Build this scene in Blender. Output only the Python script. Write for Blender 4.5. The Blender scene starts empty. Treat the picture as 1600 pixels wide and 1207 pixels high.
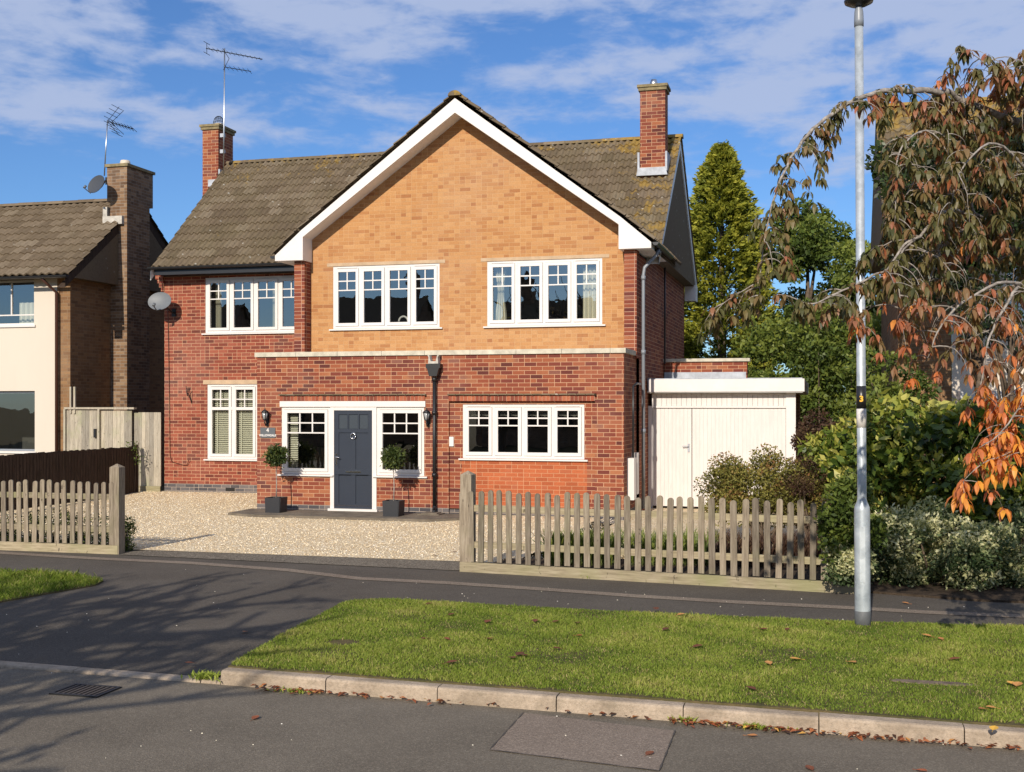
import bpy, math, random
import numpy as np
from math import sin, cos, tan, pi, radians, sqrt, atan2
from mathutils import Vector, Matrix
random.seed(7); RNG = np.random.default_rng(7)
S = bpy.context.scene
C = S.collection

# ------------------------------------------------------------------ camera model (used to place measured things)
TH = radians(15); F = 1830.0; HY = 633.0; CZ = 2.1
def dv(px, py):
    u = (px-800)/F; v = (HY-py)/F
    return (-sin(TH)+u*cos(TH), cos(TH)+u*sin(TH), v)
def PT(px, py, t):
    a = dv(px, py); return Vector((a[0]*t, a[1]*t, CZ+a[2]*t))
def PG(px, py, z=0.0):
    a = dv(px, py); t = (z-CZ)/a[2]; return (a[0]*t, a[1]*t)

# ------------------------------------------------------------------ mesh builder
class MB:
    def __init__(s): s.v=[]; s.f=[]; s.t=[]; s.smooth=[]
    def face(s, pts, tint=0.5, sm=False):
        n=len(s.v); s.v += [tuple(p) for p in pts]; s.f.append(tuple(range(n, n+len(pts)))); s.t.append(tint); s.smooth.append(sm)
    def box(s, x0,x1,y0,y1,z0,z1, tint=0.5, M=None):
        p=[(x0,y0,z0),(x1,y0,z0),(x1,y1,z0),(x0,y1,z0),(x0,y0,z1),(x1,y0,z1),(x1,y1,z1),(x0,y1,z1)]
        if M is not None: p=[tuple(M @ Vector(q)) for q in p]
        n=len(s.v); s.v+=p
        for f in ((0,3,2,1),(4,5,6,7),(0,1,5,4),(1,2,6,5),(2,3,7,6),(3,0,4,7)):
            s.f.append(tuple(n+i for i in f)); s.t.append(tint); s.smooth.append(False)
    def tube(s, pts, rad, n=8, tint=0.5, cap=True):
        pts=[Vector(p) for p in pts]
        if not hasattr(rad,'__len__'): rad=[rad]*len(pts)
        base=len(s.v); ref=None
        for i,p in enumerate(pts):
            a=pts[max(i-1,0)]; b=pts[min(i+1,len(pts)-1)]; d=(b-a)
            if d.length<1e-9: d=Vector((0,0,1))
            d.normalize()
            if ref is None:
                ref = Vector((0,0,1)) if abs(d.z)<.9 else Vector((1,0,0))
            e=(ref-d*ref.dot(d)); 
            if e.length<1e-6: e=d.orthogonal()
            e.normalize(); ref=e; g=d.cross(e)
            for k in range(n):
                a_=2*pi*k/n; s.v.append(tuple(p+(e*cos(a_)+g*sin(a_))*rad[i]))
        for i in range(len(pts)-1):
            for k in range(n):
                k2=(k+1)%n; s.f.append((base+i*n+k, base+i*n+k2, base+(i+1)*n+k2, base+(i+1)*n+k)); s.t.append(tint); s.smooth.append(n>5)
        if cap:
            s.f.append(tuple(base+k for k in range(n))[::-1]); s.t.append(tint); s.smooth.append(False)
            e=base+(len(pts)-1)*n; s.f.append(tuple(e+k for k in range(n))); s.t.append(tint); s.smooth.append(False)
    def lathe(s, prof, c=(0,0,0), n=20, tint=0.5, M=None):
        base=len(s.v)
        for (r,z) in prof:
            for k in range(n):
                a=2*pi*k/n; p=Vector((r*cos(a), r*sin(a), z))
                if M is not None: p = M @ p
                s.v.append((p[0]+c[0], p[1]+c[1], p[2]+c[2]))
        for i in range(len(prof)-1):
            for k in range(n):
                k2=(k+1)%n; s.f.append((base+i*n+k, base+i*n+k2, base+(i+1)*n+k2, base+(i+1)*n+k)); s.t.append(tint); s.smooth.append(True)
        s.f.append(tuple(base+k for k in range(n))[::-1]); s.t.append(tint); s.smooth.append(False)
        e=base+(len(prof)-1)*n; s.f.append(tuple(e+k for k in range(n))); s.t.append(tint); s.smooth.append(False)
    def prism(s, poly, y0, y1, tint=0.5, axis='y', M=None):
        # poly = (a,b) outline; extruded along axis
        def P(a,b,c):
            q = (a,c,b) if axis=='y' else ((c,a,b) if axis=='x' else (a,b,c))
            return tuple(M @ Vector(q)) if M is not None else q
        n=len(poly); b=len(s.v)
        s.v += [P(a,c,y0) for a,c in poly] + [P(a,c,y1) for a,c in poly]
        s.f.append(tuple(range(b,b+n))); s.f.append(tuple(range(b+2*n-1,b+n-1,-1))); s.t+= [tint,tint]; s.smooth+=[False,False]
        for i in range(n):
            j=(i+1)%n; s.f.append((b+i, b+n+i, b+n+j, b+j)); s.t.append(tint); s.smooth.append(False)
    def build(s, name, mat, parent=None, fixn=True):
        me=bpy.data.meshes.new(name); me.from_pydata(s.v, [], s.f); 
        me.polygons.foreach_set('use_smooth', s.smooth)
        at=me.attributes.new('tint','FLOAT','FACE'); at.data.foreach_set('value', s.t)
        me.validate()
        if fixn:
            import bmesh
            bm=bmesh.new(); bm.from_mesh(me); bmesh.ops.recalc_face_normals(bm, faces=bm.faces); bm.to_mesh(me); bm.free()
        me.materials.append(mat)
        return link(name, me, parent)
def link(name, me, parent=None):
    o=bpy.data.objects.new(name, me); C.objects.link(o)
    if parent is not None:
        o.parent=parent
        o.matrix_parent_inverse = Matrix.Translation(-parent.location) if parent.get('_w') else Matrix.Identity(4)
    return o
def root(name, label, cat, loc=(0,0,0), group=None):
    # parts of such a thing are written in world coordinates; the Empty sits at its base
    o=bpy.data.objects.new(name,None); C.objects.link(o); o.location=loc; o['_w']=1
    o.empty_display_size=.2
    return tag(o,label,cat,group)
def lroot(name, label, cat, loc=(0,0,0), rotz=0, group=None):
    o=bpy.data.objects.new(name,None); C.objects.link(o); o.location=loc; o.rotation_euler=(0,0,rotz); o.empty_display_size=.2
    return tag(o,label,cat,group)
def tag(o,label=None,cat=None,group=None,kind=None):
    if label: o['label']=label
    if cat: o['category']=cat
    if group: o['group']=group
    if kind: o['kind']=kind
    return o
def copy_tree(o, parent=None):
    c=o.copy(); C.objects.link(c)
    if parent is not None: c.parent=parent
    for ch in list(o.children): copy_tree(ch,c)
    return c
def raw_mesh(name, V, faces_n, mat, tint=None, parent=None, smooth=False):
    """V (N,k,3): N separate k-gons"""
    N,k,_=V.shape
    me=bpy.data.meshes.new(name)
    me.vertices.add(N*k); me.vertices.foreach_set('co', V.reshape(-1).astype(np.float32))
    me.loops.add(N*k); me.loops.foreach_set('vertex_index', np.arange(N*k,dtype=np.int32))
    me.polygons.add(N); me.polygons.foreach_set('loop_start', (np.arange(N)*k).astype(np.int32))
    me.polygons.foreach_set('loop_total', np.full(N,k,dtype=np.int32))
    if tint is not None:
        at=me.attributes.new('tint','FLOAT','FACE'); at.data.foreach_set('value', tint.astype(np.float32))
    me.update(calc_edges=True)
    me.materials.append(mat)
    return link(name, me, parent)
def idx_mesh(name, V, Fq, mat, tint=None, parent=None, smooth=False):
    """shared vertices V (N,3), quads/tris Fq (M,k)"""
    M,k=Fq.shape
    me=bpy.data.meshes.new(name)
    me.vertices.add(len(V)); me.vertices.foreach_set('co', V.reshape(-1).astype(np.float32))
    me.loops.add(M*k); me.loops.foreach_set('vertex_index', Fq.reshape(-1).astype(np.int32))
    me.polygons.add(M); me.polygons.foreach_set('loop_start',(np.arange(M)*k).astype(np.int32))
    me.polygons.foreach_set('loop_total',np.full(M,k,dtype=np.int32))
    me.polygons.foreach_set('use_smooth', np.full(M,smooth))
    if tint is not None:
        at=me.attributes.new('tint','FLOAT','FACE'); at.data.foreach_set('value', tint.astype(np.float32))
    me.update(calc_edges=True)
    me.materials.append(mat)
    return link(name, me, parent)

# ------------------------------------------------------------------ node helper
class NT:
    def __init__(s,name):
        s.m=bpy.data.materials.new(name); s.m.use_nodes=True; s.t=s.m.node_tree; s.t.nodes.clear()
        s.out=s.t.nodes.new('ShaderNodeOutputMaterial')
    def n(s,typ,**kw):
        nd=s.t.nodes.new(typ)
        for k,v in kw.items():
            if k.startswith('i_'): 
                key=k[2:]; key=int(key) if key.isdigit() else key.replace('_',' ')
                if hasattr(v,'is_output') : s.t.links.new(v, nd.inputs[key])
                else: nd.inputs[key].default_value=v
            else: setattr(nd,k,v)
        return nd
    def lk(s,a,b): s.t.links.new(a,b)
    def math(s,op,a,b=None,c=None,clamp=False):
        nd=s.t.nodes.new('ShaderNodeMath'); nd.operation=op; nd.use_clamp=clamp
        for i,v in enumerate((a,b,c)):
            if v is None: continue
            if hasattr(v,'is_output'): s.t.links.new(v,nd.inputs[i])
            else: nd.inputs[i].default_value=v
        return nd.outputs[0]
    def mix(s,f,a,b,blend='MIX'):
        nd=s.t.nodes.new('ShaderNodeMix'); nd.data_type='RGBA'; nd.blend_type=blend
        for key,v in ((0,f),(6,a),(7,b)):
            if hasattr(v,'is_output'): s.t.links.new(v,nd.inputs[key])
            else:
                if key and len(v)==3: v=(*v,1)
                nd.inputs[key].default_value=v
        return nd.outputs[2]
    def ramp(s,f,stops,interp='LINEAR'):
        nd=s.t.nodes.new('ShaderNodeValToRGB'); cr=nd.color_ramp; cr.interpolation=interp
        while len(cr.elements)<len(stops): cr.elements.new(.5)
        for e,(p,c) in zip(cr.elements,stops):
            e.position=p; e.color=(*c,1) if len(c)==3 else c
        s.lk(f,nd.inputs[0]); return nd.outputs[0]
    def mr(s,v,a,b,c=0,d=1,sm=False):
        nd=s.t.nodes.new('ShaderNodeMapRange')
        if sm: nd.interpolation_type='SMOOTHSTEP'
        s.lk(v,nd.inputs[0])
        for i,x in zip((1,2,3,4),(a,b,c,d)): nd.inputs[i].default_value=x
        return nd.outputs[0]
    def noise(s,vec,scale,detail=3,rough=.5,out=0):
        nd=s.n('ShaderNodeTexNoise'); nd.inputs['Scale'].default_value=scale; nd.inputs['Detail'].default_value=detail; nd.inputs['Roughness'].default_value=rough
        if vec is not None: s.lk(vec,nd.inputs['Vector'])
        return nd.outputs[out]
    def pos(s): 
        if not hasattr(s,'_g'): s._g=s.n('ShaderNodeNewGeometry')
        return s._g.outputs['Position']
    def scaled(s,vec,sc):
        nd=s.n('ShaderNodeVectorMath',operation='MULTIPLY'); s.lk(vec,nd.inputs[0]); nd.inputs[1].default_value=sc; return nd.outputs[0]
    def attr(s,name='tint'):
        nd=s.n('ShaderNodeAttribute',attribute_name=name); return nd.outputs['Fac']
    def bump(s,h,strength=.5,dist=.01):
        nd=s.n('ShaderNodeBump'); nd.inputs['Strength'].default_value=strength; nd.inputs['Distance'].default_value=dist; s.lk(h,nd.inputs['Height']); return nd.outputs[0]
    def bsdf(s,col,rough=.8,bump=None,spec=.3,metal=0,**kw):
        b=s.n('ShaderNodeBsdfPrincipled')
        for key,v in (('Base Color',col),('Roughness',rough),('Specular IOR Level',spec),('Metallic',metal)):
            if hasattr(v,'is_output'): s.lk(v,b.inputs[key])
            else: b.inputs[key].default_value=(*v,1) if hasattr(v,'__len__') and len(v)==3 else v
        if bump is not None: s.lk(bump,b.inputs['Normal'])
        for k,v in kw.items(): b.inputs[k].default_value=v
        s.lk(b.outputs[0], s.out.inputs[0]); return b

def brick_mat(name, stops, mortar, half=.12, rowh=.076, len_=.2285, mw=.0048, tone=.25, ph=0.0, soldier=False):
    m=NT(name); P=m.pos(); g=m._g
    sx=m.n('ShaderNodeSeparateXYZ'); m.lk(P,sx.inputs[0])
    sn=m.n('ShaderNodeSeparateXYZ'); m.lk(g.outputs['True Normal'],sn.inputs[0])
    side=m.math('GREATER_THAN', m.math('ABSOLUTE',sn.outputs[0]), .6)
    X,Y,Z=sx.outputs
    u=m.math('ADD', m.math('MULTIPLY',X,m.math('SUBTRACT',1.0,side)), m.math('MULTIPLY',Y,side))
    u=m.math('ADD',u,60.0+ph)
    # slight waviness of hand-laid courses
    wob=m.math('MULTIPLY', m.math('SUBTRACT', m.noise(P,2.2,2), .5), .006)
    zz=m.math('ADD', m.math('ADD',Z,wob), 5*rowh)
    r=m.math('DIVIDE',zz,rowh); row=m.math('FLOOR',r); fv=m.math('FRACT',r)
    off=m.math('MULTIPLY', m.math('MODULO',row,2.0), .5)
    c=m.math('ADD', m.math('DIVIDE',u,len_), off); col=m.math('FLOOR',c); fu=m.math('FRACT',c)
    def wn(seed):
        cb=m.n('ShaderNodeCombineXYZ'); m.lk(col,cb.inputs[0]); m.lk(row,cb.inputs[1]); m.lk(m.math('ADD',side,seed),cb.inputs[2])
        w=m.n('ShaderNodeTexWhiteNoise',noise_dimensions='3D'); m.lk(cb.outputs[0],w.inputs[0]); return w.outputs[0]
    rnd=wn(0.0); rnd2=wn(3.0)
    hb=m.math('LESS_THAN',rnd2,half)
    dx=m.math('MULTIPLY', m.math('MINIMUM',fu,m.math('SUBTRACT',1.0,fu)), len_)
    dh=m.math('ADD', m.math('MULTIPLY', m.math('ABSOLUTE',m.math('SUBTRACT',fu,.5)), len_), m.math('MULTIPLY',m.math('SUBTRACT',1.0,hb),1.0))
    dz=m.math('MULTIPLY', m.math('MINIMUM',fv,m.math('SUBTRACT',1.0,fv)), rowh)
    d=m.math('MINIMUM', m.math('MINIMUM',dx,dz), dh)
    d=m.math('ADD', d, m.math('MULTIPLY', m.math('SUBTRACT', m.noise(P,60,2), .5), .003))
    mask=m.mr(d, mw-.0012, mw+.0012, 0,1,True)
    # tone shift of half bricks and patch scale variation
    big=m.noise(P,.9,3)
    val=m.math('ADD', rnd, m.math('MULTIPLY', m.math('SUBTRACT',big,.5), tone*2), clamp=True)
    halfside=m.math('MULTIPLY', m.math('GREATER_THAN',fu,.5), m.math('MULTIPLY',hb,.45))
    val=m.math('FRACT', m.math('ADD', m.math('MULTIPLY',val,.999), halfside))
    bc=m.ramp(val, stops)
    fine=m.noise(P,38,4,.7)
    bc=m.mix(m.mr(fine,.3,.75,0,.3), bc, (0.05,.03,.025), 'MIX')
    stain=m.noise(m.scaled(P,(1,1,.35)),1.7,4,.6)
    mo=m.mix(m.mr(stain,.35,.7,0,.45), mortar, tuple(c_*.55 for c_ in mortar))
    colr=m.mix(mask, mo, bc)
    colr=m.mix(m.mr(m.noise(P,.5,5,.65),.5,.8,0,.22), colr, (.42,.33,.27))
    hgt=m.math('ADD', mask, m.math('MULTIPLY',fine,.35))
    m.bsdf(colr,.88,m.bump(hgt,.6,.006),.2)
    return m.m

RED=[(0,(.11,.03,.024)),(.15,(.18,.043,.030)),(.4,(.235,.060,.032)),(.65,(.275,.075,.037)),(.85,(.32,.098,.046)),(.96,(.38,.15,.07)),(1,(.22,.085,.06))]
m_red   = brick_mat('red_brick', RED, (.53,.31,.185), mw=.0050)
REDL=[(0,(.13,.036,.026)),(.3,(.225,.054,.033)),(.6,(.28,.069,.04)),(.85,(.33,.09,.05)),(1,(.27,.085,.055))]
m_redl  = brick_mat('red_brick_left', REDL, (.53,.30,.178), half=.2, ph=.07, mw=.0050)
m_redp  = brick_mat('red_brick_pier', RED, (.52,.31,.21), half=.9, len_=.46, ph=.1)
m_orange= brick_mat('orange_brick', [(0,(.33,.085,.033)),(.4,(.41,.105,.04)),(.8,(.47,.13,.05)),(1,(.38,.11,.05))], (.52,.26,.14), ph=.03)
m_yel   = brick_mat('yellow_brick', [(0,(.37,.155,.06)),(.08,(.43,.195,.074)),(.3,(.485,.238,.092)),(.7,(.52,.265,.105)),(.92,(.55,.295,.125)),(1,(.44,.20,.08))], (.56,.335,.165), half=.4, mw=.0038, tone=.06)
m_blue  = brick_mat('blue_brick', [(0,(.06,.058,.065)),(.5,(.11,.105,.11)),(1,(.17,.15,.145))], (.38,.31,.25))
m_buffn = brick_mat('buff_brick_neighbour', [(0,(.17,.09,.045)),(.4,(.25,.135,.063)),(.8,(.30,.17,.08)),(1,(.21,.12,.06))], (.28,.19,.115), half=.2)
m_chim  = brick_mat('weathered_chimney_brick', [(0,(.12,.07,.04)),(.4,(.19,.11,.06)),(.8,(.26,.155,.085)),(1,(.3,.2,.12))], (.3,.25,.2), half=.2)

def simple(name,col,rough=.6,spec=.4,metal=0,nscale=None,namt=.15,bscale=None,bstr=.2,bdist=.003,col2=None,stretch=(1,1,1)):
    m=NT(name); P=m.scaled(m.pos(),stretch)
    c=col; b=None
    if nscale:
        nz=m.noise(P,nscale,5,.65)
        c=m.mix(m.mr(nz,.3,.7,0,1), tuple(x*(1-namt) for x in col), col2 if col2 else tuple(min(1,x*(1+namt)) for x in col))
    if bscale: b=m.bump(m.noise(P,bscale,4,.6),bstr,bdist)
    m.bsdf(c,rough,b,spec,metal); return m.m

m_white = simple('white_upvc',(.67,.635,.60),.35,.45,nscale=3,namt=.04)
m_wpaint= simple('white_painted_board',(.67,.63,.60),.5,.4,nscale=4,namt=.05,col2=(.70,.66,.63))
m_soff  = simple('white_soffit',(.74,.72,.68),.5,.4,nscale=4,namt=.06)
m_stone = simple('concrete_coping',(.50,.46,.37),.9,.2,nscale=7,namt=.22,bscale=50,bstr=.4)
m_cap   = simple('weathered_cap',(.20,.165,.10),.9,.2,nscale=9,namt=.3,col2=(.30,.24,.13),bscale=50,bstr=.4)
m_lintel= simple('concrete_lintel',(.47,.34,.22),.9,.2,nscale=6,namt=.15,bscale=60)
m_black = simple('black_plastic',(.018,.018,.02),.35,.5)
m_bmetal= simple('black_cast_iron',(.009,.009,.010),.45,.5,nscale=20,namt=.3)
m_gray  = simple('grey_plastic_pipe',(.22,.24,.27),.4,.5)
m_lead  = simple('lead_flashing',(.36,.38,.42),.55,.5,nscale=6,namt=.25)
m_chrome= simple('chrome',(.75,.76,.78),.15,.5,1)
m_door  = simple('slate_grey_door',(.023,.030,.045),.38,.45,nscale=3,namt=.05)
m_dark  = simple('dark_interior',(.03,.028,.026),.9,.1)
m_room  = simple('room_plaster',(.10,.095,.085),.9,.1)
m_blind = simple('cream_slats',(.78,.73,.58),.5,.3)
m_curt  = simple('cream_curtain',(.72,.67,.55),.9,.1,nscale=12,namt=.1,stretch=(6,6,.3))
m_soil  = simple('soil',(.055,.04,.028),.95,.1,nscale=9,namt=.4,bscale=18,bstr=1,bdist=.04)
m_alu   = simple('aluminium',(.55,.56,.58),.35,.5,1,nscale=8,namt=.15)
m_dish  = simple('dish_grey',(.125,.135,.145),.5,.4,nscale=5,namt=.08)
m_pot   = simple('terracotta_flue',(.58,.50,.40),.8,.2,nscale=9,namt=.2)
m_sign  = simple('grey_slate_sign',(.10,.11,.12),.45,.4)
m_mort  = simple('mortar_fillet',(.45,.42,.37),.9,.2,nscale=8,namt=.25,bscale=30)
m_planter=simple('black_planter',(.022,.023,.027),.5,.4)
m_slab  = simple('dark_path_slab',(.15,.125,.095),.92,.2,nscale=3.2,namt=.35,bscale=60,bstr=.5)
m_yelb  = simple('reflective_yellow',(.85,.45,.03),.5,.4)
m_amber = simple('pale_amber_glass',(.35,.36,.36),.1,.5)
m_brown = simple('brown_downpipe',(.075,.03,.02),.4,.5)
m_bark  = simple('cherry_bark',(.24,.20,.165),.8,.2,nscale=22,namt=.5,col2=(.42,.375,.33),stretch=(1,1,1.6),bscale=40,bstr=.5)
m_barkd = simple('brown_bark',(.12,.09,.065),.9,.1,nscale=12,namt=.35,bscale=25,bstr=.8,bdist=.01)
m_galv  = None
def galv():
    m=NT('galvanised_steel'); P=m.pos()
    v=m.n('ShaderNodeTexVoronoi'); v.inputs['Scale'].default_value=28; m.lk(P,v.inputs['Vector'])
    c=m.mix(m.mr(m.noise(P,5,4),.35,.7), (.36,.40,.43),(.56,.60,.63))
    vb_=m.n('ShaderNodeRGBToBW'); m.lk(v.outputs['Color'],vb_.inputs[0]); c=m.mix(.22,c,vb_.outputs[0],'SOFT_LIGHT')
    m.bsdf(c,.42,None,.5,.35); return m.m
m_galv=galv()
def render_wall(name,col):
    m=NT(name); P=m.pos()
    c=m.mix(m.mr(m.noise(m.scaled(P,(1,1,.3)),1.5,5,.6),.4,.75,0,.3), col, tuple(x*.85 for x in col))
    m.bsdf(c,.92,m.bump(m.noise(P,70,3),.35,.004),.15); return m.m
m_render=render_wall('cream_render',(.62,.545,.455))
def wood(name,c1,c2,c3,sc=1,stretch=(14,14,1.2),green=None):
    m=NT(name); P=m.pos(); oi=m.n('ShaderNodeObjectInfo')
    ad=m.n('ShaderNodeVectorMath',operation='ADD'); m.lk(m.scaled(P,stretch),ad.inputs[0])
    sc2=m.n('ShaderNodeVectorMath',operation='SCALE'); cb=m.n('ShaderNodeCombineXYZ',i_0=7.,i_1=3.,i_2=11.); m.lk(cb.outputs[0],sc2.inputs[0]); m.lk(m.math('ADD',oi.outputs['Random'],m.attr()),sc2.inputs['Scale']); m.lk(sc2.outputs[0],ad.inputs[1])
    n1=m.noise(ad.outputs[0],3.2*sc,6,.65)
    c=m.ramp(n1,[(.25,c1),(.5,c2),(.75,c3)])
    t=m.attr(); c=m.mix(1.0,c,m.mix(m.math('FRACT',m.math('ADD',t,m.math('MULTIPLY',oi.outputs['Random'],5.3))),(.66,.65,.64),(1.22,1.18,1.1)),'MULTIPLY')
    knots=m.noise(m.scaled(P,(9,9,5)),2.3,2); c=m.mix(m.mr(knots,.68,.74,0,.7),c,tuple(x*.35 for x in c1))
    if green: c=m.mix(m.mr(m.noise(P,2.3,4),.45,.7,0,.5),c,green)
    al=m.math('MULTIPLY',m.mr(m.noise(P,3.1,4),.5,.7,0,.5),m.attr()); c=m.mix(al,c,tuple(x*y for x,y in zip(c2,(.75,.92,.55)))); m.bsdf(c,.88,m.bump(n1,.5,.004),.15); return m.m
m_picket=wood('weathered_picket_wood',(.115,.092,.07),(.225,.188,.145),(.35,.305,.245))
m_board =wood('gravel_board_wood',(.17,.14,.095),(.295,.25,.175),(.41,.36,.265),stretch=(1.2,1.2,14),green=(.25,.24,.12))
m_dfence=wood('dark_stained_wood',(.022,.016,.013),(.045,.031,.024),(.08,.058,.045))
m_gate  =wood('silvered_board_wood',(.24,.21,.17),(.38,.34,.28),(.50,.46,.38))
m_gboard=simple('white_painted_planks',(.65,.60,.57),.5,.3,nscale=5,namt=.07,col2=(.68,.635,.60),stretch=(4,4,.6))

def asphalt(name,c1,c2,speck=.3,scale=90,patch=None):
    m=NT(name); P=m.pos()
    n=m.noise(P,.8,6,.65); c=m.mix(m.mr(n,.35,.7),c1,c2)
    v=m.n('ShaderNodeTexVoronoi'); v.inputs['Scale'].default_value=scale; m.lk(P,v.inputs['Vector'])
    vs=m.n('ShaderNodeSeparateColor'); m.lk(v.outputs['Color'],vs.inputs[0])
    c=m.mix(m.mr(vs.outputs[0],.55,1,0,speck),c,tuple(min(1,x*2.6) for x in c2))
    c=m.mix(m.mr(vs.outputs[1],.6,1,0,speck*1.2),c,tuple(x*.35 for x in c1))
    st=m.noise(m.scaled(P,(1,1,1)),2.6,6,.75); c=m.mix(m.mr(st,.60,.72,0,.35),c,tuple(min(1,x*1.5) for x in c2))
    h=m.math('ADD',v.outputs['Distance'],m.math('MULTIPLY',m.noise(P,30,3),.6))
    m.bsdf(c,.9,m.bump(h,.5,.006),.22); return m.m
m_road=asphalt('old_road_asphalt',(.120,.101,.077),(.170,.144,.110),.26,125)
m_pave=asphalt('dark_pavement_asphalt',(.072,.061,.049),(.10,.086,.070),.25,110)
m_patch=asphalt('pinkish_road_patch',(.180,.140,.108),(.225,.180,.142),.3,120)
m_apron=asphalt('worn_apron_asphalt',(.10,.085,.066),(.17,.145,.11),.55,70)
m_strip=asphalt('joint_strip',(.16,.125,.095),(.22,.178,.135),.3,90)
def gravelm():
    m=NT('golden_gravel'); P=m.pos()
    v=m.n('ShaderNodeTexVoronoi'); v.inputs['Scale'].default_value=42; m.lk(P,v.inputs['Vector'])
    vs=m.n('ShaderNodeSeparateColor'); m.lk(v.outputs['Color'],vs.inputs[0])
    c=m.ramp(vs.outputs[0],[(0,(.52,.36,.19)),(.3,(.74,.58,.35)),(.65,(.84,.70,.47)),(1,(.90,.82,.64))])
    c=m.mix(m.mr(v.outputs['Distance'],.4,.75,0,.45),c,(.30,.19,.10))
    c=m.mix(m.mr(m.noise(P,1.3,4),.4,.7,0,.25),c,(.5,.38,.22))
    h=m.math('SUBTRACT',1.0,v.outputs['Distance'])
    m.bsdf(c,.85,m.bump(h,1.0,.02),.25); return m.m
m_gravel=gravelm()
def stonesm():
    m=NT('gravel_stones'); c=m.ramp(m.attr(),[(0,(.45,.29,.14)),(.12,(.72,.54,.32)),(.6,(.84,.70,.47)),(.9,(.9,.81,.63)),(1,(.9,.86,.78))])
    m.bsdf(c,.8,None,.3); return m.m
m_stones=stonesm()
def kerbm():
    m=NT('concrete_kerb'); P=m.pos()
    c=m.mix(m.mr(m.noise(P,2.2,6,.7),.35,.7),(.30,.235,.17),(.56,.45,.34))
    c=m.mix(m.mr(m.noise(P,7,5,.75),.55,.72,0,.55),c,(.22,.18,.125))
    c=m.mix(m.mr(m.noise(P,45,3,.7),.45,.75,0,.45),c,(.17,.14,.11))
    m.bsdf(c,.92,m.bump(m.noise(P,38,5,.75),.9,.014),.15); return m.m
m_kerb=kerbm()
def grassbase():
    m=NT('verge_soil_and_thatch'); P=m.pos()
    c=m.mix(m.mr(m.noise(P,3,6,.7),.35,.7),(.06,.06,.025),(.15,.11,.055)); 
    m.bsdf(c,.95,m.bump(m.noise(P,40,3),.8,.02),.1); return m.m
m_gbase=grassbase()
def leafm(name,stops,trans=.35,rough=.5,spec=.35,tcol=None):
    m=NT(name); t=m.attr(); c=m.ramp(t,stops)
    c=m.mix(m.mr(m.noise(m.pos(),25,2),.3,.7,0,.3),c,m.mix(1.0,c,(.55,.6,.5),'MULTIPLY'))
    b=m.bsdf(c,rough,None,spec)
    tr=m.n('ShaderNodeBsdfTranslucent'); m.lk(m.mix(1.0,c,(1.5,1.45,.8),'MULTIPLY'),tr.inputs[0])
    mx=m.n('ShaderNodeMixShader'); mx.inputs[0].default_value=trans; m.lk(b.outputs[0],mx.inputs[1]); m.lk(tr.outputs[0],mx.inputs[2]); m.lk(mx.outputs[0],m.out.inputs[0])
    return m.m
m_grass=leafm('grass_blades',[(0,(.10,.16,.02)),(.35,(.21,.28,.04)),(.7,(.32,.37,.07)),(.9,(.42,.41,.12)),(1,(.52,.42,.2))],.35,.6,.2)
m_cherry=leafm('cherry_autumn_leaves',[(0,(.05,.06,.02)),(.2,(.12,.115,.04)),(.4,(.19,.15,.06)),(.55,(.27,.15,.07)),(.7,(.38,.14,.08)),(.85,(.62,.19,.06)),(1,(.82,.38,.06))],.35,.45,.35)
m_conif=leafm('golden_conifer_sprays',[(0,(.045,.06,.012)),(.35,(.15,.175,.025)),(.7,(.33,.33,.045)),(1,(.48,.44,.07))],.25,.6,.2)
m_green=leafm('mid_green_leaves',[(0,(.025,.042,.010)),(.5,(.085,.125,.024)),(1,(.21,.24,.045))],.25,.5,.3)
m_dkgr=leafm('dark_evergreen_leaves',[(0,(.007,.014,.005)),(.6,(.018,.032,.009)),(1,(.05,.075,.018))],.15,.4,.35)
m_laurel=leafm('yellow_green_shrub_leaves',[(0,(.012,.026,.007)),(.35,(.035,.065,.012)),(.62,(.12,.17,.025)),(.85,(.36,.36,.06)),(1,(.5,.46,.12))],.3,.4,.4)
m_varieg=leafm('variegated_leaves',[(0,(.012,.026,.008)),(.35,(.03,.055,.016)),(.6,(.14,.18,.08)),(.8,(.50,.49,.24)),(1,(.72,.68,.42))],.25,.5,.35)
m_bronze=leafm('bronze_fine_leaves',[(0,(.05,.045,.014)),(.4,(.13,.125,.03)),(.75,(.25,.22,.05)),(1,(.24,.12,.05))],.15,.6,.2)
m_purple=leafm('dark_red_leaves',[(0,(.025,.012,.01)),(.6,(.075,.038,.024)),(1,(.15,.10,.05))],.25,.6,.2)
m_bay=leafm('bay_leaves',[(0,(.015,.026,.007)),(.5,(.05,.075,.018)),(1,(.14,.16,.045))],.15,.4,.4)
m_litter=leafm('fallen_leaves',[(0,(.07,.03,.018)),(.3,(.20,.07,.035)),(.55,(.40,.12,.05)),(.8,(.62,.30,.10)),(1,(.85,.50,.08))],.15,.6,.3)

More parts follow.
